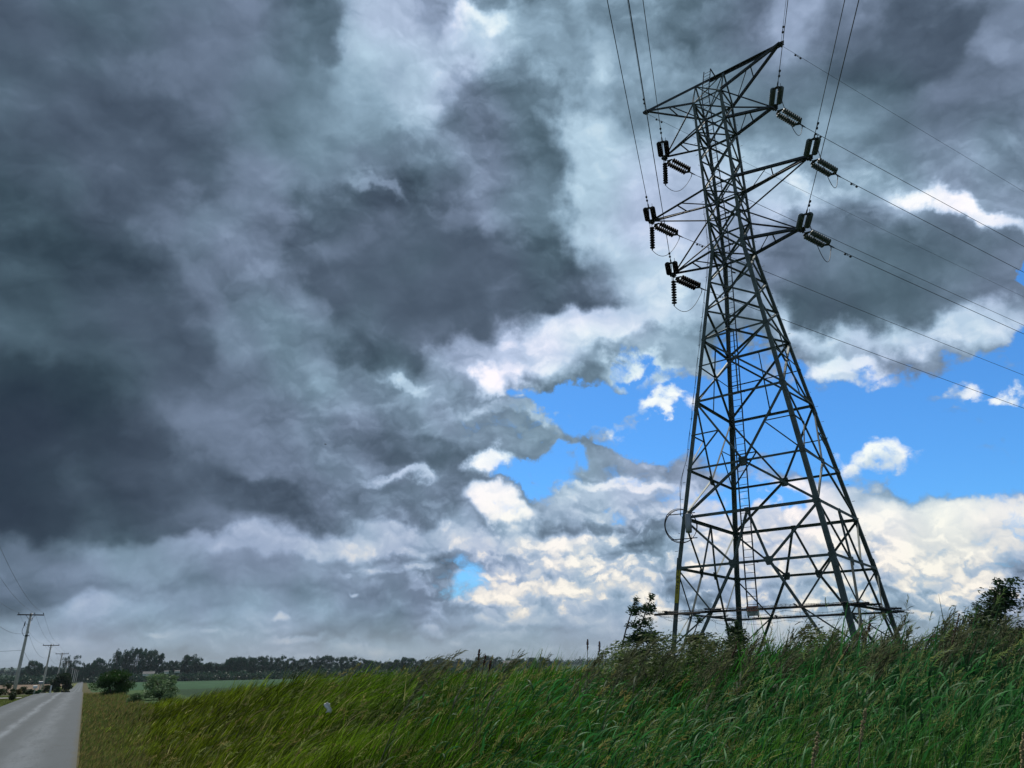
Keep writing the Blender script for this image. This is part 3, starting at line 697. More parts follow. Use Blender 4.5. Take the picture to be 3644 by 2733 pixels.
def build_ladder():
    lad = empty('ladder', (0, 0, 0)); lad.parent = tower
    def pos(z):
        if z <= TZ[13]: return V(0, -tw(z) - 0.20, z)
        t = (z - TZ[13]) / (33.75 - TZ[13]); return V(0, (-TW[13] - .20) * (1 - t) - 0.12 * t, z)
    zs = [3.62] + list(np.arange(5, 31.2, 2.0)) + [TZ[13], 33.75]; hw = 0.20
    for s in (-1, 1):
        bm = bmesh.new()
        for z0, z1 in zip(zs, zs[1:]): angle(bm, pos(z0) + V(s * hw, 0, 0), pos(z1) + V(s * hw, 0, 0), 0.055, 0.008, V(0, -1, 0))
        if s > 0: angle(bm, pos(33.75) + V(hw, 0, 0), V(0.35, 0.05, RIDGE + .1), 0.05, 0.01, V(0, 0, 1))
        obj('rail', bm, M['steel_dark'], lad)
    z = 3.8
    while z < 33.7:
        bm = bmesh.new(); tube(bm, [pos(z) + V(-hw, 0.0, 0), pos(z) + V(hw, 0.0, 0)], 0.012, 6, cap=False)
        obj('rung', bm, M['steel_dark'], lad); z += 0.305 if z < 27 else 0.31
    for z in [TZ[k] for k in (1, 2, 3, 4, 5, 6, 7, 8, 9, 10, 11, 12, 13)] + [3.95]:
        for s in (-1, 1): bm = bmesh.new(); angle(bm, pos(z) + V(s * hw, 0, 0), V(s * (hw + .12), -tw(z) + .02, z - .02), 0.05, 0.008, V(0, 0, 1)); obj('stand_off', bm, M['steel_dark'], lad)
def text_mesh(name, body, size, mat, loc, rot, parent, extrude=0.002, sx=1.0, spacing=1.0):
    cu = bpy.data.curves.new(name, 'FONT'); cu.body = body; cu.size = size; cu.extrude = extrude; cu.align_x = 'CENTER'; cu.align_y = 'CENTER'; cu.space_line = spacing
    tmp = bpy.data.objects.new(name, cu); COL.objects.link(tmp)
    dg = bpy.context.evaluated_depsgraph_get(); me = bpy.data.meshes.new_from_object(tmp.evaluated_get(dg)); bpy.data.objects.remove(tmp); bpy.data.curves.remove(cu)
    me.materials.clear(); me.materials.append(mat); me.name = name
    o = bpy.data.objects.new(name, me); COL.objects.link(o); o.parent = parent; o.location = loc; o.rotation_euler = rot; o.scale = (sx, 1, 1)
    return o
def build_signs():
    # warning board at the foot of the ladder
    z = 3.86; y = -tw(z) - 0.245
    s = empty('warning_sign', (0.0, y, z)); s.parent = tower
    bm = bmesh.new(); box(bm, (0, 0, 0), (0.46, 0.012, 0.36)); b = obj('board', bm, M['sign_white'], s)
    bm = bmesh.new(); box(bm, (0, -0.009, 0.085), (0.455, 0.006, 0.185)); obj('red_panel', bm, M['red'], s)
    text_mesh('lettering', 'DANGER', 0.125, M['sign_white'], (0, -0.0155, 0.085), (R(90), 0, 0), s)
    text_mesh('lettering', 'HIGH VOLTAGE', 0.05, M['black'], (0, -0.009, -0.045), (R(90), 0, 0), s)
    text_mesh('lettering', 'KEEP OFF', 0.05, M['black'], (0, -0.009, -0.115), (R(90), 0, 0), s)
    # yellow number strip down the near left leg
    z0, z1 = 4.35, 5.72; w = 0.17
    p, q = node(z0, 'A'), node(z1, 'A'); ax = (q - p).normalized(); nn = V(0, -1, 0); nn = (nn - ax * nn.dot(ax)).normalized(); sd_ = nn.cross(ax) * -1
    s = empty('number_plate', (0, 0, 0)); s.parent = tower
    base = p + nn * 0.03 + V(-1, 0, 0) * 0.005; sx = V(1, 0, 0) - ax * ax.x; sx.normalize()
    bm = bmesh.new(); prism(bm, base, base + ax * (q - p).length, [(0.01, 0), (0.19, 0), (0.19, 0.012), (0.01, 0.012)], sx, nn); obj('board', bm, M['yellow'], s)
    Mx = Matrix((sx, ax, sx.cross(ax))).transposed(); L = (q - p).length
    for i, ch in enumerate('T6421'):
        c = base + ax * (L - 0.10 - i * 0.212) + sx * 0.10 + nn * 0.0145
        t = text_mesh('lettering', ch, 0.235, M['black'], c, Mx.to_euler(), s)
build_tower(); build_arms(); build_ladder(); build_signs()
def build_guard():
    g = empty('climbing_guard', (0, 0, 0)); g.parent = tower; zf = 3.98; w = tw(zf)
    rs = random.Random(3)
    for (c0, c1, n) in FACES:
        a, c = node(zf, c0), node(zf, c1); d = (c - a).normalized(); o = n * 0.10
        bm = bmesh.new(); angle(bm, a - d * (0.9 if c0 in 'AC' else 0.5) + o + V(0, 0, rs.uniform(-.05, .05)), c + d * 0.75 + o + V(0, 0, rs.uniform(-.05, .05)), 0.085, None, V(0, 0, 1))
        obj('bar', bm, M['steel_dark'], g)
        for t in (0.28, 0.72):                                                   # short outriggers
            bm = bmesh.new(); m = a.lerp(c, t); angle(bm, m - n * 0.3, m + n * 0.75 - d * (0.25 if t < .5 else -.25), 0.065, None, V(0, 0, 1), 0.05); obj('bar', bm, M['steel_dark'], g)
    for e, dz in ((0.25, 0.03), (0.38, 0.02), (0.5, -0.03), (0.62, 0.05), (0.74, -0.06), (0.45, -0.16)):
        bm = bmesh.new(); ww = w + e; cs = [V(-ww, -ww, zf + dz), V(ww, -ww, zf + dz), V(ww, ww, zf + dz), V(-ww, ww, zf + dz), V(-ww, -ww, zf + dz)]
        pts = []
        for p, q in zip(cs, cs[1:]):
            for i in range(24):
                t = i / 24; pts.append(p.lerp(q, t) + V(rs.uniform(-.01, .01), rs.uniform(-.01, .01), -0.12 * abs(math.sin(t * math.pi * 3)) * abs(dz) * 8 + rs.uniform(-.012, .012)))
        tube(bm, pts + [pts[0]], 0.006, 4, cap=False)
        for i in range(0, len(pts) - 1):
            for f in (0.2, 0.7):
                m = pts[i].lerp(pts[i + 1], f); tube(bm, [m + V(rs.uniform(-.03, .03), rs.uniform(-.03, .03), .035), m - V(rs.uniform(-.03, .03), rs.uniform(-.03, .03), .035)], 0.004, 3, cap=False)
        obj('barbed_wire', bm, M['cable'], g)
    for i in range(9):                                                            # loose ends
        bm = bmesh.new()
        f = FACES[i % 4]; a, c = node(zf, f[0]), node(zf, f[1]); p = a.lerp(c, rs.uniform(.1, .9)) + f[2] * 0.5; b = V(rs.uniform(-.6, .6), rs.uniform(-.6, .6), -rs.uniform(.5, 1.3))
        tube(bm, [p, p + b * .3 + V(rs.uniform(-.15, .15), rs.uniform(-.15, .15), 0), p + b * .7 + V(rs.uniform(-.15, .15), 0, 0), p + b], 0.005, 4); obj('loose_wire', bm, M['cable'], g)
build_guard()

# ------------------------------------------------------------------ insulators, conductors
def hdir(azd, slope): return V(math.sin(R(azd)), math.cos(R(azd)), slope).normalized()
FRONT_AZ, FRONT_SL, BACK_AZ, BACK_SL = 195.7, -0.12, 60.9, -0.072
def shed_profile(n, pitch=0.146, r=0.146):
    pr = []
    for i in range(n):
        t = i * pitch; pr += [(t, .028), (t + .045, .045), (t + .06, .06), (t + .075, r * .9), (t + .092, r), (t + .104, r * .96), (t + .098, .05), (t + .12, .028)]
    return pr
def string_bm(p, q, n):
    bm = bmesh.new(); L = (q - p).length; lathe(bm, p, q, shed_profile(n, L / n), 14); return bm
TIPN = {(1, 12): 'top right', (1, 10): 'middle right', (1, 8): 'lowest right', (-1, 12): 'top left', (-1, 10): 'middle left', (-1, 8): 'lowest left'}
CL = {}
def dead_end(side, k, back):
    tip = TP((side * TIPX[k], 0, TZ[k] - 0.1)); d = hdir(BACK_AZ, BACK_SL) if back else hdir(FRONT_AZ, FRONT_SL)
    if back: d = hdir(BACK_AZ, -0.13)
    perp = d.cross(V(0, 0, 1)).normalized(); up = perp.cross(d).normalized(); nd = 9; Ls = nd * 0.146
    root = empty('insulator_pair', tip); o = lambda t, a=0.0, b=0.0: d * t + perp * a + up * b
    side_w = {12: 'highest', 10: 'middle', 8: 'lowest'}[k] + (' right-hand' if side > 0 else ' left-hand') + ' arm tip'
    tag(root, ('paired disc insulators slanting down rightwards from the ' if back else 'paired disc insulators standing up from the ') + side_w, 'insulator', 'paired insulator strings at the arm tips')
    t0 = 0.38; sep = 0.19; mat = M['porcelain'] if side > 0 else M['porcelain_brown']
    bm = bmesh.new(); tube(bm, [o(0.0), o(0.16)], 0.03, 6); tube(bm, [o(0.1), o(t0 - .06)], 0.022, 6)
    prism(bm, o(t0 - .1) - up * .012, o(t0 - .1) + up * .012, [(-.04, -.05), (.04, -.05), (sep + .05, .06), (sep + .03, .12), (-sep - .03, .12), (-sep - .05, .06)], perp, d)
    obj('yoke_plate', bm, M['steel_dark'], root)
    for s in (-1, 1):
        obj('disc_string', string_bm(o(t0 + .03, s * sep), o(t0 + .03 + Ls, s * sep), nd), mat, root, True)
    t1 = t0 + .03 + Ls; bm = bmesh.new()
    prism(bm, o(t1 + .08) - up * .012, o(t1 + .08) + up * .012, [(-sep - .05, -.06), (-sep - .03, -.10), (sep + .03, -.10), (sep + .05, -.06), (.05, .10), (-.05, .10)], perp, d)
    obj('yoke_plate', bm, M['steel_dark'], root)
    bm = bmesh.new(); tube(bm, [o(t1 + .1), o(t1 + .62)], [0.022, 0.034], 7) if False else lathe(bm, o(t1 + .1), o(t1 + .62), [(0, .02), (.1, .035), (.34, .035), (.5, .02)], 8)
    tube(bm, [o(t1 + .3), o(t1 + .33, 0, -.12), o(t1 + .28, 0, -.3)], 0.022, 6)
    tube(bm, [o(t1 - .02, -sep), o(t1 - .04, -sep, .30)], 0.012, 5)          # arcing horn
    obj('clamp', bm, M['steel_dark'], root)
    for ch in root.children: ch.data.transform(Matrix.Identity(4))
    CL[(side, k, back)] = (tip + o(t1 + .55), d, tip + o(t1 + .28, 0, -.3))
for side in (1, -1):
    for k in (12, 10, 8):
        for back in (False, True): dead_end(side, k, back)
def conductor(name, start, azd, slope, L, r, label, group, cat='power line', damp=(0.9,)):
    h = V(math.sin(R(azd)), math.cos(R(azd)), 0); pts = []
    for i in range(61):
        s = L * (i / 60) ** 1.6; pts.append(start + h * s + V(0, 0, slope * s * (1 - s / L)))
    root = empty(name, start); tag(root, label, cat, group)
    bm = bmesh.new(); tube(bm, [p - start for p in pts], r, 6, cap=False); obj('cable', bm, M['wire'], root, True)
    for s in damp:
        c = h * s + V(0, 0, slope * s); bm = bmesh.new(); ax = (h + V(0, 0, slope)).normalized()
        tube(bm, [c + V(0, 0, .02), c - V(0, 0, .09)], 0.014, 5); c2 = c - V(0, 0, .09)
        tube(bm, [c2 - ax * .2, c2 + ax * .2], 0.012, 5)
        for q in (-1, 1): lathe(bm, c2 + ax * (q * .2 - .055), c2 + ax * (q * .2 + .055), [(0, .03), (.02, .055), (.09, .055), (.11, .03)], 8)
        obj('vibration_damper', bm, M['steel_dark'], root)
    return root
WN = {12: 'highest', 10: 'middle', 8: 'lowest'}
for side in (1, -1):
    for k in (12, 10, 8):
        hand = 'right-hand' if side > 0 else 'left-hand'
        st, d, jp = CL[(side, k, False)]
        conductor('power_line', st, FRONT_AZ, FRONT_SL, 240, 0.0155, 'dark cable running up out of the picture from the %s %s arm' % (WN[k], hand), 'conductors leaving the tower', damp=(0.75,))
        st, d, jp = CL[(side, k, True)]
        conductor('power_line', st, BACK_AZ, BACK_SL, 300, 0.0155, 'dark cable running to the right edge from the %s %s arm' % (WN[k], hand), 'conductors leaving the tower', damp=(1.0,) if side > 0 else (1.3,))
for side in (1, -1):
    tip = TP((side * TIPX[0], 0, RIDGE - .12)); hand = 'right-hand' if side > 0 else 'left-hand'
    conductor('earth_wire', tip, FRONT_AZ, FRONT_SL, 240, 0.009, 'thin wire rising out of the picture from the top %s tip of the tower' % hand, 'thin wires from the top of the tower', damp=(1.3,))
    conductor('earth_wire', tip, BACK_AZ, BACK_SL, 300, 0.009, 'thin wire running to the right edge from the top %s tip of the tower' % hand, 'thin wires from the top of the tower', damp=(1.3,) if side > 0 else (1.0,))
# jumper loops and the hanging strings that hold them off the left-hand legs
def quad(p0, p1, p2, n=22):
    return [p0 * (1 - t) ** 2 + p1 * 2 * t * (1 - t) + p2 * t * t for t in [i / n for i in range(n + 1)]]
for side in (1, -1):
    for k in (12, 10, 8):
        hand = 'right-hand' if side > 0 else 'left-hand'; pf, pb = CL[(side, k, False)][2], CL[(side, k, True)][2]; tip = TP((side * TIPX[k], 0, TZ[k] - .1))
        root = empty('jumper_cable', tip); tag(root, 'black jumper cable looping below the %s %s arm tip' % (WN[k], hand), 'jumper cable', 'jumper loops under the arm tips')
        bm = bmesh.new()
        if side > 0:
            pts = quad(pf - tip, (pf + pb) / 2 - tip + V(0, 0, -2.7), pb - tip, 30)
        else:
            bot = V(0, 0, -1.78) + TM.to_3x3() @ V(-.12, 0, 0)
            p1 = quad(pf - tip, bot + V(0, 0, .1) + (pf - tip) * .35 + V(0, 0, -.35), bot, 16); p2 = quad(bot, bot * 0.6 + (pb - tip) * .45 + V(0, 0, -1.25), pb - tip, 22); pts = p1 + p2[1:]
        tube(bm, pts, 0.016, 6); obj('cable', bm, M['cable'], root, True)
        if side < 0:
            r2 = empty('jumper_insulator', tip); tag(r2, 'single dark insulator string hanging straight down from the %s left-hand arm tip' % WN[k], 'insulator', 'hanging insulator strings')
            b = V(0, 0, -.28); e = b + bot.normalized() * 1.40
            bm = bmesh.new(); tube(bm, [V(0, 0, 0), b], 0.02, 6); obj('shackle', bm, M['steel_dark'], r2)
            obj('disc_string', string_bm(b, e, 9), M['porcelain_brown'], r2, True)
            bm = bmesh.new(); lathe(bm, e, bot, [(0, .03), ((bot - e).length, .04)], 6); obj('clamp', bm, M['steel_dark'], r2)

# cable coil and splice case on the near left leg
za = 7.55; pa = TP(node(za, 'A')); fd = (V(0, 0, 0) - V(pa.x, pa.y, 0)).normalized(); sdv = V(fd.y, -fd.x, 0)
cb = tag(empty('cable_coil', pa), 'black cable wound in a large ring on a cross frame on the left tower leg', 'cable coil')
bm = bmesh.new(); rs = random.Random(8)
for j in range(4):
    rr = 0.66 + j * 0.012; pts = []
    for i in range(49):
        a = 2 * math.pi * i / 48; pts.append(fd * (0.32 + .012 * j) + sdv * (-rr * math.cos(a) * 1.0 + 0.03) + V(0, 0, rr * math.sin(a) * 1.06 + .03 * math.sin(a * 2 + j)))
    tube(bm, pts, 0.012, 6, cap=False)
obj('cable', bm, M['cable'], cb, True)
bm = bmesh.new()
for zz in (0.52, -0.56): tube(bm, [fd * .3 + sdv * -.62 + V(0, 0, zz + .02), fd * .3 + sdv * .5 + V(0, 0, zz - .03)], 0.022, 6)
for zz in (0.52, -0.56): tube(bm, [fd * .3 + V(0, 0, zz), V(0, 0, zz)], 0.022, 6)
obj('frame', bm, M['steel_dark'], cb)
sc = tag(empty('splice_case', pa + fd * .36 + sdv * -.30 + V(0, 0, .10)), 'grey metal cylinder hanging inside the cable ring on the left tower leg', 'splice case')
bm = bmesh.new(); lathe(bm, V(0.02, 0, .40), V(-.02, 0, -.42), [(0, .12), (.02, .135), (.78, .135), (.82, .12)], 20); obj('body', bm, M['alu'], sc, True)
bm = bmesh.new(); tube(bm, [V(0, 0, -.4), V(-.02, 0, -.6), V(.05, 0, -.78), V(.1, 0, -.5)], 0.012, 6); obj('cable_tail', bm, M['cable'], sc)
rt = tag(empty('riser_cable', pa), 'thin black cable running up the outside of the left tower leg above the coil', 'cable')
bm = bmesh.new()
for s_ in (0, 1):
    pts = []
    for i in range(40):
        z = 8.1 + i * (24.5 - 8.1) / 39; q = TP(node(z, 'A')); bow = 0.16 * math.sin(min(1, (z - 8.1) / 2.6) * math.pi) + 0.05 * abs(math.sin(z * 1.7 + s_))
        pts.append(q - pa + fd * .08 - sdv * (-.0) + (TM.to_3x3() @ V(-1, 0, 0)) * (0.06 + bow + .03 * s_))
    tube(bm, pts, 0.009, 5, cap=False)
obj('cable', bm, M['cable'], rt)

# ------------------------------------------------------------------ wooden poles along the road
POLES = [(137.7, -32.92), (220, -31.46), (269, -30.75), (357.5, -30.36), (549, -29.98), (614, -29.86), (684, -29.77), (826, -29.67), (1045, -29.6), (1310, -29.52), (1415, -29.46)]
PL = ['nearest wooden pole beside the road with a cable terminal near its top', 'second wooden pole from the left with a dark crossarm', 'third wooden pole from the left with a dark crossarm',
      'fourth wooden pole from the left standing against the sparse tree', 'fifth wooden pole, first of the close-set row beyond the bush', 'sixth wooden pole in the row by the far road', 'seventh wooden pole in the row by the far road',
      'eighth wooden pole in the row by the far road', 'ninth wooden pole in the row near the far road end', 'tenth wooden pole, last but one in the row', 'farthest wooden pole at the end of the row']
def make_pole(first):
    root = empty('utility_pole', (0, 0, 0)); H = 11.6; r0, r1 = (0.27, 0.16)
    bm = bmesh.new(); tube(bm, [V(0, 0, -.6), V(0, 0, 4), V(.01, .01, 8), V(0, 0, H)], [r0, r0 * .88, r1 * 1.15, r1], 12); obj('post', bm, M['wood'], root, True)
    bm = bmesh.new(); box(bm, (0, -.15, H - .28), (3.5, .14, .17)); arm = obj('crossarm', bm, M['wood_arm'], root)
    for x in (-1.62, 0.46, 1.62):
        bm = bmesh.new(); lathe(bm, V(x, -.15, H - .22), V(x, -.15, H + .05), [(0, .02), (.12, .02), (.14, .06), (.2, .075), (.25, .04), (.27, .03)], 10); obj('pin_insulator', bm, M['porcelain_brown'], root, True)
    for s in (-1, 1):
        bm = bmesh.new(); tube(bm, [V(s * .6, -.19, H - .34), V(s * .12, -.19, H - .95)], 0.03, 5); obj('brace', bm, M['wood_arm'], root)
    bm = bmesh.new(); lathe(bm, V(.17, 0, H - 2.9), V(.17, 0, H - 2.7), [(0, .05), (.1, .06), (.2, .05)], 8); tube(bm, [V(0, 0, H - 2.8), V(.2, 0, H - 2.8)], 0.03, 6); obj('neutral_bracket', bm, M['steel_dark'], root)
    if first:
        bm = bmesh.new()                                                          # cable terminal, its riser and a coil under the arm
        tube(bm, [V(-.12, -.1, H - 1.65), V(-.5, -.15, H - 1.6)], 0.03, 6); lathe(bm, V(-.56, -.15, H - 1.95), V(-.52, -.15, H - 1.2), [(0, .05), (.1, .09), (.2, .06), (.3, .09), (.4, .06), (.5, .08), (.75, .02)], 10)
        obj('cable_terminal', bm, M['cable'], root)
        bm = bmesh.new(); tube(bm, [V(-.56, -.15, H - 1.95), V(-.68, -.15, H - 2.4), V(-.66, -.12, H - 2.8), V(-.42, -.1, H - 3.2), V(-.22, -.05, H - 3.4)], 0.035, 6); obj('riser_cable', bm, M['cable'], root)
        bm = bmesh.new(); pts = [V(.26 + .1 * math.cos(a), -.15, H - .95 + .17 * math.sin(a)) for a in [2 * math.pi * i / 16 for i in range(17)]]; tube(bm, pts, 0.03, 6, cap=False); obj('cable_coil', bm, M['cable'], root)
        bm = bmesh.new(); lathe(bm, V(0, 0, H - 3.45), V(0, 0, H - 3.2), [(0, .19), (.25, .19)], 12); box(bm, (.27, 0, H - 3.32), (.18, .12, .12)); obj('collar', bm, M['steel_dark'], root)
    return root
pole_at = []
proto = None
for i, (D, azd) in enumerate(POLES):
    g = place(azd, D)
    if i == 0: o = make_pole(True)
    elif i == 1: o = proto = make_pole(False)
    else: o = copy_tree(proto)
    o.location = g; o.rotation_euler = (0, 0, -RA); tag(o, PL[i], 'utility pole', 'wooden poles along the road'); pole_at.append(o.location.copy())
g0 = V(*xy(60, -8.8), 0); g0.z = gz(g0.x, g0.y) - 0.0
o = copy_tree(proto); o.location = g0; o.rotation_euler = (0, 0, -RA); tag(o, 'wooden pole beside the mown verge nearest the camera', 'utility pole', 'wooden poles along the road')
pole_at.insert(0, g0)
RM = Matrix.Rotation(-RA, 3, 'Z')
NAMES = ['unseen and the nearest', 'first and second', 'second and third', 'third and fourth', 'fourth and fifth', 'fifth and sixth', 'sixth and seventh', 'seventh and eighth']
for i in range(8):
    for (x, h, w) in ((-1.62, 11.65, 'left insulator'), (.46, 11.65, 'middle insulator'), (1.62, 11.65, 'right insulator'), (.17, 8.8, 'lower bracket')):
        a = pole_at[i] + RM @ V(x, -.15, h); b = pole_at[i + 1] + RM @ V(x, -.15, h); sag = (b - a).length * (0.012 if h > 9 else 0.02)
        bm = bmesh.new(); tube(bm, [a.lerp(b, t) - a - V(0, 0, 4 * sag * t * (1 - t)) for t in [j / 16 for j in range(17)]], 0.012 if h > 9 else .015, 5, cap=False)
        o = obj('overhead_wire', bm, M['wire']); o.location = a
        tag(o, 'thin overhead wire between the %s wooden poles on the %s' % (NAMES[i], w), 'overhead wire', 'wires between the wooden poles')
a = pole_at[1] + V(0, 0, 6.2); b = V(*xy(150, -75), 0); b.z = gz(b.x, b.y) + 8
bm = bmesh.new(); tube(bm, [a.lerp(b, t) - a - V(0, 0, 4 * 1.3 * t * (1 - t)) for t in [j / 16 for j in range(17)]], 0.02, 5, cap=False)
o = obj('service_wire', bm, M['wire']); o.location = a; tag(o, 'slack service wire running left from the nearest wooden pole', 'overhead wire')
a = pole_at[1] + V(0, 0, 6.25); b = pole_at[2] + V(0.1, 0, 4.3)
bm = bmesh.new(); tube(bm, [a.lerp(b, t) - a - V(0, 0, 4 * .7 * t * (1 - t)) for t in [j / 16 for j in range(17)]], 0.02, 5, cap=False)
o = obj('service_wire', bm, M['wire']); o.location = a; tag(o, 'low telephone wire from the nearest wooden pole to the second', 'overhead wire')

# ------------------------------------------------------------------ grass
ZC_P = [0.3, 1.0, 2.0, 2.8, 4.9, 7.8, 12.0, 20, 40]
GH = [0.10, 0.16, 0.30, 0.48, 0.95, 1.22, 1.25, 1.2, 1.0]
def grass_h(s, p):
    h = np.interp(p, ZC_P, GH); x, y = xy(s, p); az = np.degrees(np.arctan2(x, y)); D = np.hypot(x, y)
    reed = np.clip((az - 4) / 18, 0, 1) * np.clip((p - 7.0) / 4.0, 0, 1) * np.clip((30 - D) / 8, 0, 1)
    end = np.clip((s - 40) / 20, 0, 1)
    return h * (1 - 0.45 * end) + 0.36 * reed, reed
def lowfreq(x, y, seed, sc):
    """smooth random field in -1..1"""
    rs = np.random.RandomState(seed); v = np.zeros_like(x)
    for i in range(10):
        a = rs.uniform(0, 2 * np.pi); k = sc * rs.uniform(0.6, 1.8); v += np.sin((x * np.cos(a) + y * np.sin(a)) * k + rs.uniform(0, 6.28))
    return v / 3.2
WIND = R(82)
def blades(base, L, width, lean0, bend, wdir, cols, nseg, drop=0.0, taper=1.0):
    """ribbons that start upright and are bent over by the wind; returns verts, quads, colours"""
    n = len(L); t = np.linspace(0, 1, nseg + 1)
    th = lean0[:, None] + bend[:, None] * (t[None, :] ** 1.25)
    dl = L[:, None] / nseg
    hx = np.cumsum(np.sin(th) * dl, 1) - (np.sin(th) * dl)[:, :1]; hz = np.cumsum(np.cos(th) * dl, 1) - (np.cos(th) * dl)[:, :1]
    wx, wy = np.sin(wdir)[:, None], np.cos(wdir)[:, None]
    cx = base[:, 0:1] + hx * wx; cy = base[:, 1:2] + hx * wy; cz = base[:, 2:3] + hz
    rs = np.random.RandomState(n % 9973)
    tw_ = rs.uniform(-1.2, 1.2, n)[:, None] + t[None, :] * rs.uniform(-.8, .8, n)[:, None]
    # width axis: horizontal normal of the bending plane, twisted about the blade
    ax = np.stack([np.sin(th) * wx, np.sin(th) * wy, np.cos(th)], -1)
    side = np.stack([wy * np.ones_like(th), -wx * np.ones_like(th), np.zeros_like(th)], -1)
    nrm = np.cross(ax, side); sv = side * np.cos(tw_)[..., None] + nrm * np.sin(tw_)[..., None]
    wd = width[:, None] * np.interp(t, [0, .25, .6, 1], [.7, 1, .8, 0.06])[None, :] * 0.5
    c = np.stack([cx, cy, cz], -1); a = c - sv * wd[..., None]; b = c + sv * wd[..., None]
    vv = np.stack([a, b], 2).reshape(n, -1, 3); k = (nseg + 1) * 2
    q = np.array([[2 * i, 2 * i + 1, 2 * i + 3, 2 * i + 2] for i in range(nseg)])
    f = (np.arange(n) * k)[:, None, None] + q[None]
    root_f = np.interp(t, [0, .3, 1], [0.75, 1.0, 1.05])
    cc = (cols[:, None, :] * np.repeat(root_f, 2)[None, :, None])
    return vv.reshape(-1, 3), f.reshape(-1, 4), cc.reshape(-1, 3), c[:, -1], ax[:, -1]
def scatter(n, d0, d1, a0, a1, seed, pmin=0.3, smax=62, pw=0.0):
    rs = np.random.RandomState(seed); u = rs.rand(n); D = d0 * (d1 / d0) ** u; a = np.radians(rs.uniform(a0, a1, n))
    x, y = D * np.sin(a), D * np.cos(a); s = x * RS.x + y * RS.y; p = x * RP.x + y * RP.y
    # keep clear of the tower legs' plates only; the grass grows right up to them
    ok = (p > pmin) & (s < smax)
    return x[ok], y[ok], s[ok], p[ok], D[ok], np.degrees(a)[ok], rs
def palette(x, y, p, az, rs, n):
    """species colour: olive fine grass near the road, green on the bank, blue-green reed leaves to the right"""
    olive = np.array((0.088, 0.122, 0.006)); green = np.array((0.042, 0.140, 0.006)); teal = np.array((0.024, 0.118, 0.036)); straw = np.array((0.24, 0.23, 0.09))
    f = np.clip((az + 22) / 22, 0, 1)[:, None]; g = np.clip((az - 8) / 16, 0, 1)[:, None] * np.clip((p - 5) / 4, 0, 1)[:, None]
    c = olive * (1 - f) + green * f; c = c * (1 - g) + teal * g
    near = np.clip((3.2 - p) / 2.4, 0, 1)[:, None]; c = c * (1 - near) + np.array((0.080, 0.105, 0.020)) * near
    pch = lowfreq(x, y, 11, 0.8)[:, None]; c = c * (1 + 0.25 * pch) + olive * np.clip(pch, 0, 1) * 0.18
    dry = ((rs.rand(n) < 0.07) & (g[:, 0] < .25))[:, None]; c = np.where(dry, straw, c)
    return c * (rs.uniform(0.30, 1.6, n) ** 1.3)[:, None]
def make_grass(name, n, d0, d1, seed, wmul, label, hmul=1.0, nseg=5, per=16):
    x, y, s, p, D, az, rs = scatter(n // per, d0, d1, -30.5, 47, seed); m = len(x)
    tb, twd, tl, tc = rs.normal(0, 12, m), rs.normal(0, 20, m), rs.uniform(.82, 1.16, m), rs.uniform(.7, 1.3, m)     # every tuft has its own lean, length and shade
    rep = lambda q: np.repeat(q, per); sig = rep(0.035 + 0.006 * D)
    x, y = rep(x) + rs.normal(0, 1, m * per) * sig, rep(y) + rs.normal(0, 1, m * per) * sig; tb, twd, tl, tc = rep(tb), rep(twd), rep(tl), rep(tc)
    s, p = x * RS.x + y * RS.y, x * RP.x + y * RP.y; D = np.hypot(x, y); az = np.degrees(np.arctan2(x, y)); ok = p > .3
    x, y, s, p, D, az, tb, twd, tl, tc = [q[ok] for q in (x, y, s, p, D, az, tb, twd, tl, tc)]; n = len(x)
    h, reed = grass_h(s, p); z = ground(s, p)
    tuft = lowfreq(x, y, 21, 2.3) * 0.14 + lowfreq(x, y, 22, 0.7) * 0.10 + lowfreq(x, y, 25, 6.0) * 0.08
    L = h * (1 + tuft) * rs.uniform(0.55, 1.15, n) * tl * 1.22 * hmul
    width = (0.0105 + 0.020 * reed * (rs.rand(n) < .7)) * np.clip(D / 9.0, 0.8, 4.5) * rs.uniform(.7, 1.3, n) * wmul
    gust = lowfreq(x, y, 31, 1.1)
    lean0 = R(10) + np.radians(rs.normal(0, 9, n)); bend = np.radians(58 + 16 * gust + rs.normal(0, 11, n) + tb + reed * 12); bend *= np.clip(p / 4, .5, 1)
    wdir = WIND + np.radians(18 * lowfreq(x, y, 32, .9) + rs.normal(0, 13, n) + twd)
    wdir = np.where((reed > .3) & (rs.rand(n) < .45), wdir + np.radians(np.clip(rs.normal(30, 40, n), -60, 85)), wdir)
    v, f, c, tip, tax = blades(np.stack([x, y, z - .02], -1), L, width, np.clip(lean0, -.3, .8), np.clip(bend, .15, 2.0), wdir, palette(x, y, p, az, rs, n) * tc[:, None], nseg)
    return tag(link(name, np_mesh(name, v, f, M['blade'], c, True)), label, 'grass', kind='stuff')
make_grass('tall_grass', 250000, 4.2, 62, 1, 1.0, 'long wind-bent grass covering the whole bank right of the road')
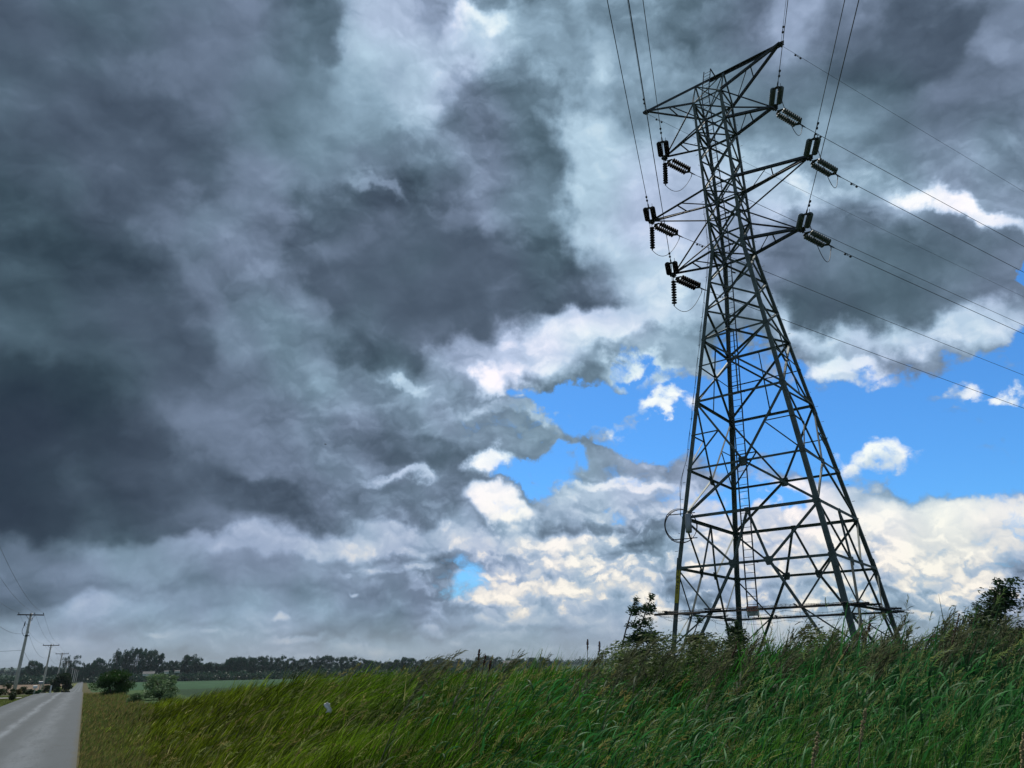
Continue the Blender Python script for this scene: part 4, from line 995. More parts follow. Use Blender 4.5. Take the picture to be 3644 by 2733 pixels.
def reed_leaves(n, seed):
    """broad arching leaves of the reed bed, springing from hidden stems at all heights"""
    x, y, s, p, D, az, rs = scatter(n, 5.2, 24, -9, 47, seed, 3.2); keep = rs.rand(len(x)) < np.clip((az + 9) / 22, 0, 1) * np.clip((p - 3) / 3, .15, 1)
    x, y, s, p, D, az = [q[keep] for q in (x, y, s, p, D, az)]; n = len(x); h, reed = grass_h(s, p); z = ground(s, p)
    z = z + h * rs.uniform(.35, .92, n); L = rs.uniform(.28, .58, n); wd = rs.uniform(.014, .030, n) * np.clip(D / 10, .85, 1.8)
    wdir = WIND + np.radians(20 * lowfreq(x, y, 32, .9) + rs.normal(8, 42, n)); c = np.array((0.028, 0.130, 0.032)) * (rs.uniform(.45, 1.5, n) ** 1.2)[:, None]
    c = np.where((rs.rand(n) < .12)[:, None], c * (1.3, 1.3, 1.3), c)
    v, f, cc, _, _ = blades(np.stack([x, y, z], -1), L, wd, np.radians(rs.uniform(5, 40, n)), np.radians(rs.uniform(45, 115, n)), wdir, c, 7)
    tag(link('reed_leaves', np_mesh('reed_leaves', v, f, M['reed_leaf'], cc, True)), 'broad blue-green reed leaves arching over the right half of the bank', 'reed leaves', kind='stuff')
M['reed_leaf'] = mat_leaf('reed_leaf', 0.4, 0.55, 0.15)
reed_leaves(26000, 41)
def make_seed_heads(n, seed, d0=5.0, d1=34, a0=-28, a1=46, big=1.0, name='seed_heads', label='pale seed heads nodding among the long grass', tone=None):
    """thin stalks carrying a drooping one-sided head of spikelets"""
    x, y, s, p, D, az, rs = scatter(n, d0, d1, a0, a1, seed, 1.6); n = len(x); h, reed = grass_h(s, p); z = ground(s, p)
    L = h * rs.uniform(1.25, 1.62, n); lean0 = np.radians(rs.normal(12, 7, n)); bend = np.radians(rs.normal(50, 16, n)); wdir = WIND + np.radians(rs.normal(0, 20, n))
    sc_ = np.clip(D / 9, .9, 3)
    cols = np.where((rs.rand(n) < .6)[:, None], (0.19, 0.22, 0.075), (0.20, 0.175, 0.06)) * rs.uniform(.7, 1.4, n)[:, None]
    cols = np.where((az > 14)[:, None], cols * (0.8, 0.98, 0.95), cols)
    if tone is not None: cols = np.array(tone) * rs.uniform(.7, 1.3, n)[:, None]
    V_, F_, C_, tip, tax = blades(np.stack([x, y, z], -1), L, 0.004 * sc_, lean0, bend, wdir, cols, 6)
    vs, fs, cs = [V_], [F_], [C_]; off = len(V_)
    m = 22 if big > 1 else 16; hl = rs.uniform(.14, .30, n) * big
    for j in range(m):
        t = j / (m - 1); b = tip - tax * (hl * (1 - t))[:, None]; ll = rs.uniform(.03, .07, n) * (1.25 - t * .6) * np.clip(sc_, 1, 1.8)
        v2, f2, c2, _, _ = blades(b, ll, .0085 * sc_ * rs.uniform(.7, 1.2, n), lean0 + bend * .85 + np.radians(rs.normal(0, 26, n)), np.radians(rs.normal(25, 15, n)), wdir + np.radians(rs.normal(0, 40, n)), cols * 1.1, 2)
        vs.append(v2); fs.append(f2 + off); cs.append(c2); off += len(v2)
    return tag(link(name, np_mesh(name, np.concatenate(vs), np.concatenate(fs), M['straw'], np.concatenate(cs))), label, 'grass', kind='stuff')
make_seed_heads(3400, 5)
make_seed_heads(1100, 15, 5.2, 12, 4, 46, 1.5, 'large_seed_heads', 'tall fuzzy olive seed heads in the near grass at the lower right', (0.17, 0.22, 0.075))
# a few stiff pale stems that stand out of the grass
def verge():
    x, y, s, p, D, az, rs = scatter(60000, 12, 110, -31, -25, 8, 0.25, 120); ok = p < 4.0; x, y, s, p, D = x[ok], y[ok], s[ok], p[ok], D[ok]; n = len(x)
    L = rs.uniform(.08, .26, n) * (1 + np.clip(p - 1, 0, 2) * .5); cols = np.array((0.17, 0.15, 0.055)) * rs.uniform(.5, 1.5, n)[:, None]
    cols[rs.rand(n) < .4] *= (.55, .95, .6)
    v, f, c, _, _ = blades(np.stack([x, y, ground(s, p) - .01], -1), L, .012 * np.clip(D / 14, 1, 4), np.radians(rs.normal(10, 15, n)), np.radians(rs.uniform(10, 60, n)), WIND + rs.normal(0, .7, n), cols, 3)
    tag(link('verge_grass', np_mesh('verge_grass', v, f, M['blade'], c)), 'short dry grass along the right edge of the road', 'grass', kind='stuff')
    rs = np.random.RandomState(9); n = 30000; s = rs.uniform(45, 112, n) ; p = -5.25 - rs.rand(n) ** 1.5 * 26; x, y = xy(s, p); D = np.hypot(x, y)
    cols = np.array((0.13, 0.16, 0.045)) * rs.uniform(.6, 1.4, n)[:, None]
    v, f, c, _, _ = blades(np.stack([x, y, ground(s, p) - .01], -1), rs.uniform(.05, .14, n), .014 * np.clip(D / 14, 1, 5), np.radians(rs.normal(5, 15, n)), np.radians(rs.uniform(10, 50, n)), rs.uniform(0, 6.3, n), cols, 2)
    tag(link('mown_verge', np_mesh('mown_verge', v, f, M['blade'], c)), 'short mown grass on the left side of the road', 'grass', kind='stuff')
verge()

# ------------------------------------------------------------------ reeds, docks and saplings against the sky
def reed_proto(seed, dead=False):
    rs = np.random.RandomState(seed); root = empty('reed', (0, 0, 0)); H = 1.0; w0 = WIND
    one = lambda v: np.array([v], float)
    lean, bend = R(rs.uniform(6, 16)), R(rs.uniform(28, 48)); col = np.array([(0.10, 0.10, 0.05)])
    L = 1.0
    nseg = 10; t = np.linspace(0, 1, nseg + 1); th = lean + bend * t ** 1.6
    px = np.cumsum(np.sin(th) * L / nseg) - np.sin(th[0]) * L / nseg; pz = np.cumsum(np.cos(th) * L / nseg) - np.cos(th[0]) * L / nseg
    pts = [V(px[i] * math.sin(w0), px[i] * math.cos(w0), pz[i]) for i in range(nseg + 1)]
    bm = bmesh.new(); tube(bm, pts, [0.0045 * (1 - .6 * i / nseg) for i in range(nseg + 1)], 5); obj('stem', bm, M['reed_stem'], root, True)
    # plume: many fine drooping spikelets on the lee side
    n = 46; tt = rs.uniform(0, 1, n) ** .8; i0 = 6.0 + tt * 4.0; ia = np.clip(i0.astype(int), 0, nseg - 1); fr = i0 - ia
    P = np.array([tuple(p) for p in pts]); b = P[ia] * (1 - fr)[:, None] + P[np.minimum(ia + 1, nseg)] * fr[:, None]
    cols = np.array((0.10, 0.115, 0.06)) * rs.uniform(.5, 1.5, n)[:, None]
    wd = w0 + np.radians(rs.normal(0, 26, n))
    v1, f1, c1, tp, ta = blades(b, rs.uniform(.09, .19, n) * (1.25 - tt * .6), np.full(n, .0020), np.radians(rs.uniform(8, 52, n)), np.radians(rs.uniform(10, 42, n)), wd, cols, 4)
    n2 = n * 2; k = rs.randint(0, n, n2); q = rs.uniform(.0, .9, n2); b2 = tp[k] - ta[k] * (q * .14)[:, None]
    v2, f2, c2, _, _ = blades(b2, rs.uniform(.036, .068, n2), np.full(n2, .0072), np.radians(rs.uniform(25, 75, n2)), np.radians(rs.uniform(5, 30, n2)), wd[k] + rs.normal(0, .35, n2), cols[k], 2)
    link('plume', np_mesh('plume', np.concatenate([v1, v2]), np.concatenate([f1, f2 + len(v1)]), M['straw'], np.concatenate([c1, c2])), root)
    n = 9; i0 = rs.uniform(1.0, 7.0, n); ia = i0.astype(int); fr = i0 - ia; b = P[ia] * (1 - fr)[:, None] + P[ia + 1] * fr[:, None]
    cols = np.array((0.04, 0.085, 0.035)) * rs.uniform(.6, 1.3, n)[:, None]
    for j in range(n):
        v, f, c, _, _ = blades(b[j:j + 1], one(rs.uniform(.22, .36)), one(rs.uniform(.012, .018)), one(R(rs.uniform(15, 40))), one(R(rs.uniform(50, 110))), one(w0 + R(rs.normal(0, 35))), cols[j:j + 1], 7)
        link('leaf', np_mesh('leaf', v, f, M['blade'], c, True), root)
    return root
M['reed_stem'] = mat_basic('reed_stem', (0.10, 0.095, 0.05), 0.7)
REEDS = [reed_proto(100 + i) for i in range(7)]
rs = random.Random(77); used = set(); nre = 0
def put_reed(azd, D, top_el, kind=None):
    """a reed whose plume reaches top_el (degrees above eye level)"""
    global nre
    g = place(azd, D); H = EYE + D * math.tan(R(top_el)) - g.z
    k = rs.randrange(len(REEDS)); r = REEDS[k] if k not in used else copy_tree(REEDS[k]); used.add(k)
    r.location = g; sc_ = max(H, .8) / 0.95; r.scale = (sc_ * rs.uniform(.9, 1.1),) * 2 + (sc_,); r.rotation_euler = (0, 0, R(rs.uniform(-28, 28)))
    lab = ('feathery reed bent rightwards on the skyline well left of the tower' if azd < 3.4 else 'feathery reed bent rightwards just left of the left tower leg' if azd < 11 else
           'feathery reed bent rightwards between the left and rear tower legs' if azd < 15.5 else 'feathery reed bent rightwards below the middle of the tower' if azd < 19 else
           'feathery reed bent rightwards in front of the thick near tower leg' if azd < 23 else 'feathery reed bent rightwards by the right tower leg' if azd < 27 else 'feathery reed bent rightwards between the tower and the right edge sapling')
    tag(r, lab, 'reed', 'reeds along the skyline of the bank'); nre += 1
SKY_EL = [(-9.5, .15), (-5, .0), (0, .1), (4, .3), (7, .9), (9, .9), (14, .8), (19, 1.0), (22, 1.5), (24, 1.1), (26, 1.9), (30, 2.0), (33, 1.9), (36, 2.2)]
def sky_el(a): return float(np.interp(a, [q[0] for q in SKY_EL], [q[1] for q in SKY_EL]))
for i in range(120):
    a = 3.5 + 31.5 * rs.random() ** .8
    put_reed(a, rs.uniform(11, 19), sky_el(a) + rs.uniform(-1.0, .5))
for a, e in ((4.2, .9), (5.5, 1.3), (6.6, 1.5), (7.4, 1.6), (9.5, 1.7), (14.6, 1.7), (17.0, 2.2), (17.6, 2.5), (20.3, 2.0), (23.3, 2.9), (24.1, 3.0), (24.8, 2.2), (27.3, 3.0), (28.1, 2.7), (30.5, 2.4), (31.0, 2.5), (33, 2.8)): put_reed(a, rs.uniform(12, 16), e)
for a in (-10.5, -9.2, -8.6, -7.8, -7.2, -5.9, -3.8, 0.3, 2.2): put_reed(a, rs.uniform(13, 22), rs.uniform(.3, .75))
def dock(azd, D, el, tilt, label, hl=.34, n=1, col='rustbrown'):
    g = place(azd, D); H = EYE + D * math.tan(R(el)) - g.z; root = empty('dock_stalk', g); tag(root, label, 'dock plant', None)
    r2 = random.Random(int(azd * 100) + 7)
    for j in range(n):
        top = V(math.sin(WIND) * (tilt + j * .1), math.cos(WIND) * tilt, H - j * .09); b = V(j * .05, 0, 0)
        P_ = quad(b, V(b.x, 0, H * .6), top, 10); bm = bmesh.new(); tube(bm, P_, 0.006, 5); obj('stem', bm, M['reed_stem'], root)
        a = (P_[-1] - P_[-3]).normalized(); bm = bmesh.new()
        for i in range(90):
            t = r2.random(); c = P_[-1] - a * hl * t; _, u, v = frame(a); an = r2.uniform(0, 6.28); rr = r2.uniform(.003, .017) * (math.sin(math.pi * min(.95, t + .08)) * .8 + .4)
            bmesh.ops.create_icosphere(bm, subdivisions=1, radius=r2.uniform(.005, .009), matrix=Matrix.Translation(c + (u * math.cos(an) + v * math.sin(an)) * rr) @ Matrix.Diagonal((1, 1, 1.5, 1)))
        obj('seed_spike', bm, M[col], root)
dock(28.6, 12, 2.55, .55, 'thick red-brown seed spike leaning right on the skyline beyond the right tower leg', .5)
dock(23.4, 13, 2.1, .5, 'red-brown seed spike leaning right in front of the right tower leg', .4)
dock(14.35, 13, 1.1, .5, 'dark seed spike just right of the rear tower leg', .35)
dock(20.2, 11, .75, .8, 'low red-brown seed spike leaning right below the middle of the tower', .35)
dock(5.25, 15, 1.35, .06, 'upright dark seed spike, left one of two standing above the reeds', .2)
dock(6.05, 15, 1.2, .08, 'upright dark seed spike, right one of two standing above the reeds', .2)
dock(-3.2, 13, .75, .12, 'clump of dark pointed seed spikes on the skyline near the middle of the picture', .17, 3)
for a, D, e, tl, lb in ((31.0, 6.8, -4.6, .25, 'straw-coloured seed spike high up in the near grass at the lower right'), (22.0, 7.2, -3.4, .3, 'straw-coloured seed spike in the near grass below the tower'), (18.6, 6.6, -4.9, .3, 'straw-coloured seed spike low in the near grass below the ladder')):
    M['oat'] = M.get('oat') or mat_basic('oat_brown', (0.30, 0.24, 0.12), 0.9, 0, 0.3, 20.0)
    dock(a, D, e, tl, lb, .26, 1, 'oat')

def leaf_cloud(rs, centers, radii, per, size, col, flat=0.6, drift=None, cvar=.35, asp=.5):
    """scatter small leaf quads through a set of lumps; returns verts, faces, colours"""
    P_, C_ = [], []
    for (c, r, m) in zip(centers, radii, per):
        d = rs.normal(0, 1, (m, 3)); d /= np.linalg.norm(d, axis=1)[:, None]; rad = rs.rand(m) ** .45
        P_.append(np.asarray(c) + d * rad[:, None] * np.asarray(r)); C_.append(np.full(m, rs.uniform(1 - cvar * .6, 1 + cvar * .6)))
    P_ = np.concatenate(P_); K = np.concatenate(C_); n = len(P_)
    a = rs.normal(0, 1, (n, 3)); a[:, 2] *= flat
    if drift is not None: a = a * .7 + np.asarray(drift) * 1.2
    a /= np.linalg.norm(a, axis=1)[:, None]; b = np.cross(a, rs.normal(0, 1, (n, 3))); b /= np.linalg.norm(b, axis=1)[:, None]
    L = size * rs.uniform(.6, 1.4, n)[:, None]; W_ = L * asp
    v = np.stack([P_ - a * L * .5, P_ + b * W_ * .5, P_ + a * L * .5, P_ - b * W_ * .5], 1).reshape(-1, 3)
    f = np.arange(n * 4).reshape(n, 4); c = np.asarray(col)[None] * (K * rs.uniform(1 - cvar, 1 + cvar, n))[:, None]
    return v, f, np.repeat(c, 4, 0)
def sapling(azd, D, el, spread, label, seed, dens=1.0):
    rs = np.random.RandomState(seed); g = place(azd, D); H = EYE + D * math.tan(R(el)) - g.z; root = empty('sapling', g); tag(root, label, 'young tree')
    lee = np.array((math.sin(WIND), math.cos(WIND), 0)); bm = bmesh.new(); cs, rr, per = [], [], []
    top = V(lee[0] * H * .22, 0, H); P_ = quad(V(0, 0, 0), V(0, 0, H * .6), top, 8); tube(bm, P_, [.036 * (1 - .75 * i / 8) for i in range(9)], 6)
    for i in range(int(11 * spread + 6)):
        t = rs.uniform(.42, 1.0); a = P_[min(8, int(t * 8))]; ang = rs.uniform(0, 6.28); ln = spread * rs.uniform(.18, .55) * (1.25 - t)+ .07
        e = a + V(math.cos(ang) * ln * .6 + lee[0] * ln * .7, math.sin(ang) * ln * .6, ln * rs.uniform(.1, .9)); tube(bm, [a, a.lerp(e, .5) + V(0, 0, .03), e], [.010, .007, .003], 4)
        for u in (.55, .8, 1.0): cs.append(tuple(a.lerp(e, u) + V(lee[0] * .04, 0, rs.uniform(-.02, .05)))); rr.append((.19, .15, .12)); per.append(int(60 * dens))
    cs.append(tuple(top)); rr.append((.10, .09, .11)); per.append(70)
    obj('trunk', bm, M['bark'], root)
    v, f, c = leaf_cloud(rs, cs, rr, per, .068, (0.032, 0.065, 0.026), .6, lee * 1.0 + np.array((0, 0, -.3)), asp=.42)
    link('crown', np_mesh('crown', v, f, M['leaf'], c), root)
sapling(7.2, 17, 4.1, .55, 'small dark wind-blown sapling left of the tower, the slimmer of two', 1, .8)
sapling(8.3, 17, 4.3, 1.0, 'small dark wind-blown sapling just left of the left tower leg, fuller of two', 2)
sapling(12.1, 17, 2.6, .8, 'low dark sapling between the two left tower legs', 3)
sapling(14.8, 17, 2.2, .7, 'low leafy sapling at the foot of the rear tower leg', 4)
sapling(31.4, 15, 4.3, 1.7, 'dark wind-blown sapling at the right edge of the picture', 5, .75)
sapling(30.2, 15.5, 2.9, 1.1, 'low dark shrub beside the tallest sapling at the right edge', 6, 1.0)
def bush(azd, D, w, h, label, cat, seed, col, size, n, drift=None, name='bush', base=None, asp=.5, stems=True, flat=.6, squash=1.0):
    rs = np.random.RandomState(seed); g = place(azd, D) if base is None else base; root = empty(name, g); tag(root, label, cat)
    cs, rr, per = [], [], []
    for i in range(26):
        a = rs.uniform(0, 6.28); q = rs.rand() ** .6; zz = rs.uniform(.08, .92); k = math.sqrt(max(.05, 1 - ((zz - .38) / .66) ** 2))
        cs.append((math.cos(a) * q * w * .40 * k, math.sin(a) * q * w * .40 * k, zz * h)); s_ = rs.uniform(.12, .22); rr.append((w * s_, w * s_, h * s_ * .9)); per.append(n // 26)
    v, f, c = leaf_cloud(rs, cs, rr, per, size, col, flat, drift, asp=asp)
    v[:, 2] = np.maximum(v[:, 2], 0.02)
    bm = bmesh.new()
    for i in range(9):
        a = rs.uniform(0, 6.28); e = V(math.cos(a) * w * .3, math.sin(a) * w * .3, h * rs.uniform(.5, .8)); tube(bm, [V(0, 0, 0), e * .5 + V(0, 0, h * .1), e], [w * .012, w * .008, w * .003], 4)
    obj('stem', bm, M['bark'], root); link('foliage', np_mesh('foliage', v, f, M['leaf'], c), root); return root
lee = np.array((math.sin(WIND), math.cos(WIND), 0.1))
bush(-27.45, 99, 4.7, 3.0, 'large round dark green bush beside the road', 'bush', 11, (0.022, 0.060, 0.010), .20, 11000, np.array((.5, 0, .8)), asp=.28)
bush(-24.6, 75, 3.5, 2.15, 'pale green shrub with silvery leaves right of the dark round bush', 'bush', 12, (0.11, 0.18, 0.08), .13, 7000, lee)
bush(-26.1, 67, 1.5, .85, 'small pale green shrub low beside the road verge', 'bush', 13, (0.10, 0.17, 0.07), .09, 3000, lee)
for a, D, w, h, lb, sd_, cl in ((8.9, 15.5, 2.4, 2.35, 'bushy brown-green growth at the foot of the slim sapling', 21, (0.095, 0.14, 0.045)), (11.0, 15, 2.2, 2.45, 'bushy brown-green growth in front of the left tower leg', 22, (0.085, 0.13, 0.045)),
                              (13.2, 15, 1.9, 2.4, 'bushy brown-green growth between the left and rear tower legs', 23, (0.11, 0.135, 0.05)), (15.4, 15.5, 1.3, 2.2, 'low green growth at the foot of the rear tower leg', 24, (0.055, 0.08, 0.03)),
                              (32.4, 13.5, 2.2, 2.5, 'bushy green growth under the saplings at the right edge', 25, (0.08, 0.115, 0.045)), (21.5, 15, 1.5, 2.2, 'olive tangle of growth below the middle of the tower', 26, (0.10, 0.125, 0.04))):
    bush(a, D, w, h * .90, lb, 'bush', sd_, cl, .085, 4000, lee, asp=.26)

# ------------------------------------------------------------------ far trees
def tree_mesh(seed, kind):
    """unit-height tree: crown mesh and trunk mesh"""
    rs = np.random.RandomState(seed); bm = bmesh.new()
    w = {'round': .52, 'tall': .36, 'wide': .80, 'sparse': .62}[kind]; z0 = {'round': .08, 'tall': .06, 'wide': .12, 'sparse': .30}[kind]
    tube(bm, [V(0, 0, -.03), V(.01, 0, .25), V(.0, .01, .55), V(.01, 0, .8)], [.028, .022, .014, .005], 7)
    cs, rr, per = [], [], []; N = {'round': 74, 'tall': 60, 'wide': 95, 'sparse': 36}[kind]
    for i in range(N):
        a = rs.uniform(0, 6.28); zz = rs.uniform(z0, .93); k = math.sqrt(max(.03, 1 - ((zz - (z0 + .36)) / .60) ** 2)); q = rs.rand() ** .5
        c = V(math.cos(a) * q * w * k, math.sin(a) * q * w * k, zz); s_ = rs.uniform(.08, .15) * (0.75 if kind == 'sparse' else 1)
        cs.append(tuple(c)); rr.append((s_ * 1.25, s_ * 1.25, s_ * .8)); per.append(110 if kind != 'sparse' else 60)
        if i % 2 == 0: b = V(0, 0, max(.15, zz - .25 - q * .1)); tube(bm, [b, b.lerp(c, .5) + V(0, 0, .03), c], [.010, .006, .002], 4)
    v, f, c = leaf_cloud(rs, cs, rr, per, .042, (0.015, 0.056, 0.032), .8, asp=.75, cvar=.4)
    tm = bpy.data.meshes.new('trunk'); bm.to_mesh(tm); bm.free(); tm.materials.append(M['bark'])
    return np_mesh('crown', v, f, M['leaf'], c), tm
TREES = {k: [tree_mesh(50 + i + 10 * j, k) for i in range(3 if k != 'sparse' else 1)] for j, k in enumerate(('round', 'tall', 'wide', 'sparse'))}
rs = random.Random(4)
def tree(azd, top_el, D, wid_deg, kind, label, group=None):
    g = place(azd, D); H = EYE + D * math.tan(R(top_el)) - g.z; cm, tm = rs.choice(TREES[kind])
    root = empty('tree', g, rs.uniform(0, 6.28)); tag(root, label, 'tree', group); link('crown', cm, root); link('trunk', tm, root)
    w = {'round': .60, 'tall': .44, 'wide': .88, 'sparse': .70}[kind] * 2; sx = D * math.tan(R(wid_deg)) / w; root.scale = (sx, sx, H)
ROW = 'trees of the distant tree line'
tree(-32.13, 0.283, 908, 1.055, 'round', 'broad dark tree in the field left of the second wooden pole', None)
tree(-32.45, -0.028, 915, 0.602, 'round', 'dark tree in the distant line left of the second wooden pole', ROW)
tree(-31.81, 0.104, 895, 0.515, 'round', 'dark tree in the distant line left of the second wooden pole', ROW)
tree(-31.39, -0.060, 906, 0.551, 'round', 'dark tree in the distant line left of the second wooden pole', ROW)
tree(-31.14, -0.017, 925, 0.489, 'round', 'dark tree in the distant line behind the row of wooden poles', ROW)
tree(-30.86, -0.102, 925, 0.491, 'round', 'dark tree in the distant line behind the row of wooden poles', ROW)
tree(-32.66, -0.251, 886, 0.598, 'round', 'dark tree in the distant line left of the second wooden pole', ROW)
tree(-30.61, -0.230, 890, 0.395, 'round', 'dark tree in the distant line behind the row of wooden poles', ROW)
tree(-30.04, 0.622, 883, 1.106, 'sparse', 'sparse open-crowned tree standing over the far end of the pole row', None)
tree(-30.48, 0.500, 902, 0.564, 'sparse', 'thin-crowned tree touching the fourth wooden pole', None)
tree(-30.10, 0.048, 881, 0.800, 'round', 'dark tree in the distant line behind the row of wooden poles', ROW)
tree(-29.67, -0.101, 903, 0.671, 'round', 'dark tree in the distant line behind the row of wooden poles', ROW)
tree(-29.42, 0.166, 912, 0.372, 'round', 'dark tree in the distant line behind the row of wooden poles', ROW)
tree(-29.17, 0.109, 894, 0.441, 'round', 'dark tree in the distant line between the road and the tallest clump', ROW)
tree(-28.94, 0.124, 914, 0.375, 'round', 'dark tree in the distant line between the road and the tallest clump', ROW)
tree(-28.75, 0.304, 910, 0.514, 'round', 'dark tree in the distant line between the road and the tallest clump', ROW)
tree(-28.81, 0.163, 881, 0.857, 'round', 'dark tree in the distant line between the road and the tallest clump', ROW)
tree(-28.48, 0.406, 908, 0.864, 'round', 'dark tree in the distant line between the road and the tallest clump', ROW)
tree(-28.02, 0.049, 893, 0.736, 'round', 'dark tree in the distant line between the road and the tallest clump', ROW)
tree(-27.08, 0.895, 901, 1.164, 'round', 'dark tree in the distant line between the road and the tallest clump', ROW)
tree(-25.66, 0.888, 894, 1.403, 'round', 'dark tree crowded into the tallest clump behind the dark round bush', ROW)
tree(-25.04, 0.703, 915, 1.062, 'round', 'dark tree crowded into the tallest clump behind the dark round bush', ROW)
tree(-24.56, 0.153, 902, 0.923, 'round', 'dark tree crowded into the tallest clump behind the dark round bush', ROW)
tree(-24.14, 0.199, 888, 1.216, 'wide', 'dark tree crowded into the tallest clump behind the dark round bush', ROW)
tree(-23.67, 0.143, 907, 0.864, 'round', 'dark tree crowded into the tallest clump behind the dark round bush', ROW)
tree(-23.40, 0.272, 919, 0.796, 'tall', 'dark tree in the dip of the tree line right of the tallest clump', ROW)
tree(-22.31, 0.017, 895, 0.881, 'round', 'dark tree in the dip of the tree line right of the tallest clump', ROW)
tree(-21.79, -0.011, 891, 0.961, 'round', 'dark tree in the dip of the tree line right of the tallest clump', ROW)
tree(-21.35, 0.043, 899, 0.967, 'round', 'dark tree in the dip of the tree line right of the tallest clump', ROW)
tree(-20.90, 0.001, 927, 0.898, 'round', 'dark tree in the dip of the tree line right of the tallest clump', ROW)
tree(-20.48, 0.258, 929, 0.980, 'round', 'dark tree in the dip of the tree line right of the tallest clump', ROW)
tree(-20.13, 0.420, 914, 1.137, 'round', 'dark tree in the dip of the tree line right of the tallest clump', ROW)
tree(-19.66, 0.325, 925, 0.991, 'round', 'dark tree in the even wood left of the plastic scrap', ROW)
tree(-19.17, 0.411, 922, 1.074, 'round', 'dark tree in the even wood left of the plastic scrap', ROW)
tree(-27.80, 0.414, 899, 0.808, 'sparse', 'half-bare tree at the left shoulder of the tallest clump', None)
tree(-27.54, 0.969, 885, 0.645, 'tall', 'slender upright tree at the left end of the tallest clump', None)
tree(-26.35, 1.015, 913, 1.735, 'wide', 'widest tree in the tallest clump, above the dark round bush', None)
tree(-23.01, 0.593, 908, 1.386, 'round', 'tall round-topped tree standing alone above the tree line behind the pale shrub', None)
tree(-22.50, 0.377, 898, 1.101, 'round', 'dark tree in the dip of the tree line right of the tallest clump', ROW)
tree(-21.87, 0.062, 891, 0.985, 'round', 'dark tree in the dip of the tree line right of the tallest clump', ROW)
tree(-21.25, -0.007, 900, 0.993, 'round', 'dark tree in the dip of the tree line right of the tallest clump', ROW)
tree(-20.59, 0.209, 903, 0.878, 'round', 'dark tree in the dip of the tree line right of the tallest clump', ROW)
tree(-20.17, 0.355, 893, 1.010, 'round', 'dark tree in the dip of the tree line right of the tallest clump', ROW)
tree(-19.60, 0.400, 895, 0.890, 'round', 'dark tree in the even wood left of the plastic scrap', ROW)
tree(-18.96, 0.344, 903, 1.025, 'round', 'dark tree in the even wood left of the plastic scrap', ROW)
tree(-18.27, 0.464, 923, 1.163, 'round', 'dark tree in the even wood left of the plastic scrap', ROW)
tree(-17.61, 0.394, 909, 1.041, 'round', 'dark tree in the even wood left of the plastic scrap', ROW)
tree(-16.97, 0.478, 894, 1.180, 'round', 'dark tree in the even wood left of the plastic scrap', ROW)
tree(-16.30, 0.343, 894, 1.055, 'round', 'dark tree in the even wood left of the plastic scrap', ROW)
tree(-15.63, 0.247, 903, 1.061, 'round', 'dark tree in the even wood left of the plastic scrap', ROW)
tree(-14.97, 0.356, 890, 1.069, 'round', 'dark tree in the even wood left of the plastic scrap', ROW)
tree(-14.31, 0.402, 890, 1.076, 'round', 'dark tree in the even wood left of the plastic scrap', ROW)
tree(-13.64, 0.447, 906, 1.082, 'round', 'dark tree in the even wood just above the grass bank', ROW)
tree(-12.81, 0.348, 884, 1.225, 'round', 'dark tree in the even wood just above the grass bank', ROW)
tree(-12.00, 0.379, 904, 1.233, 'round', 'dark tree in the even wood just above the grass bank', ROW)
tree(-11.30, 0.241, 898, 1.100, 'round', 'dark tree in the even wood just above the grass bank', ROW)
tree(-10.81, 0.105, 915, 0.827, 'round', 'dark tree in the even wood just above the grass bank', ROW)
tree(-10.54, 0.076, 950, 0.966, 'round', 'dark tree in the even wood just above the grass bank', ROW)
tree(-10.12, 0.019, 950, 0.969, 'round', 'dark tree in the even wood just above the grass bank', ROW)
tree(-9.63, -0.013, 950, 0.971, 'round', 'dark tree in the even wood just above the grass bank', ROW)
tree(-9.15, 0.008, 950, 0.974, 'round', 'dark tree in the even wood just above the grass bank', ROW)
tree(-8.66, 0.108, 950, 0.977, 'round', 'dark tree in the even wood just above the grass bank', ROW)
tree(-8.18, 0.261, 950, 0.981, 'round', 'dark tree in the even wood just above the grass bank', ROW)
tree(-7.69, 0.203, 950, 0.983, 'round', 'dark tree at the right end of the even wood behind the skyline grass', ROW)
tree(-6.98, 0.090, 950, 0.985, 'round', 'dark tree at the right end of the even wood behind the skyline grass', ROW)
tree(-6.49, 0.005, 950, 0.986, 'round', 'dark tree at the right end of the even wood behind the skyline grass', ROW)
tree(-6.14, 0.124, 1350, 0.847, 'round', 'bluish tree in the farthest tree line beyond the even wood', 'farthest trees')
tree(-5.57, 0.211, 1350, 0.849, 'round', 'bluish tree in the farthest tree line beyond the even wood', 'farthest trees')
tree(-4.86, 0.004, 1350, 0.991, 'round', 'bluish tree in the farthest tree line beyond the even wood', 'farthest trees')
tree(-4.15, 0.129, 1350, 0.852, 'round', 'bluish tree in the farthest tree line beyond the even wood', 'farthest trees')
tree(-3.44, 0.055, 1350, 0.995, 'round', 'bluish tree in the farthest tree line beyond the even wood', 'farthest trees')
tree(-2.73, 0.233, 1350, 0.855, 'round', 'bluish tree in the farthest tree line beyond the even wood', 'farthest trees')
tree(-2.02, 0.306, 1350, 1.142, 'round', 'bluish tree in the farthest tree line beyond the even wood', 'farthest trees')
tree(-1.31, 0.231, 1350, 0.999, 'round', 'bluish tree in the farthest tree line beyond the even wood', 'farthest trees')
tree(-0.45, 0.142, 1350, 1.142, 'round', 'bluish tree in the farthest tree line beyond the even wood', 'farthest trees')
tree(0.40, 0.079, 1350, 1.141, 'round', 'bluish tree in the farthest tree line beyond the even wood', 'farthest trees')
tree(1.26, 0.136, 1350, 0.998, 'round', 'bluish tree in the farthest tree line beyond the even wood', 'farthest trees')
tree(1.98, 0.168, 1350, 0.855, 'round', 'bluish tree in the farthest tree line beyond the even wood', 'farthest trees')
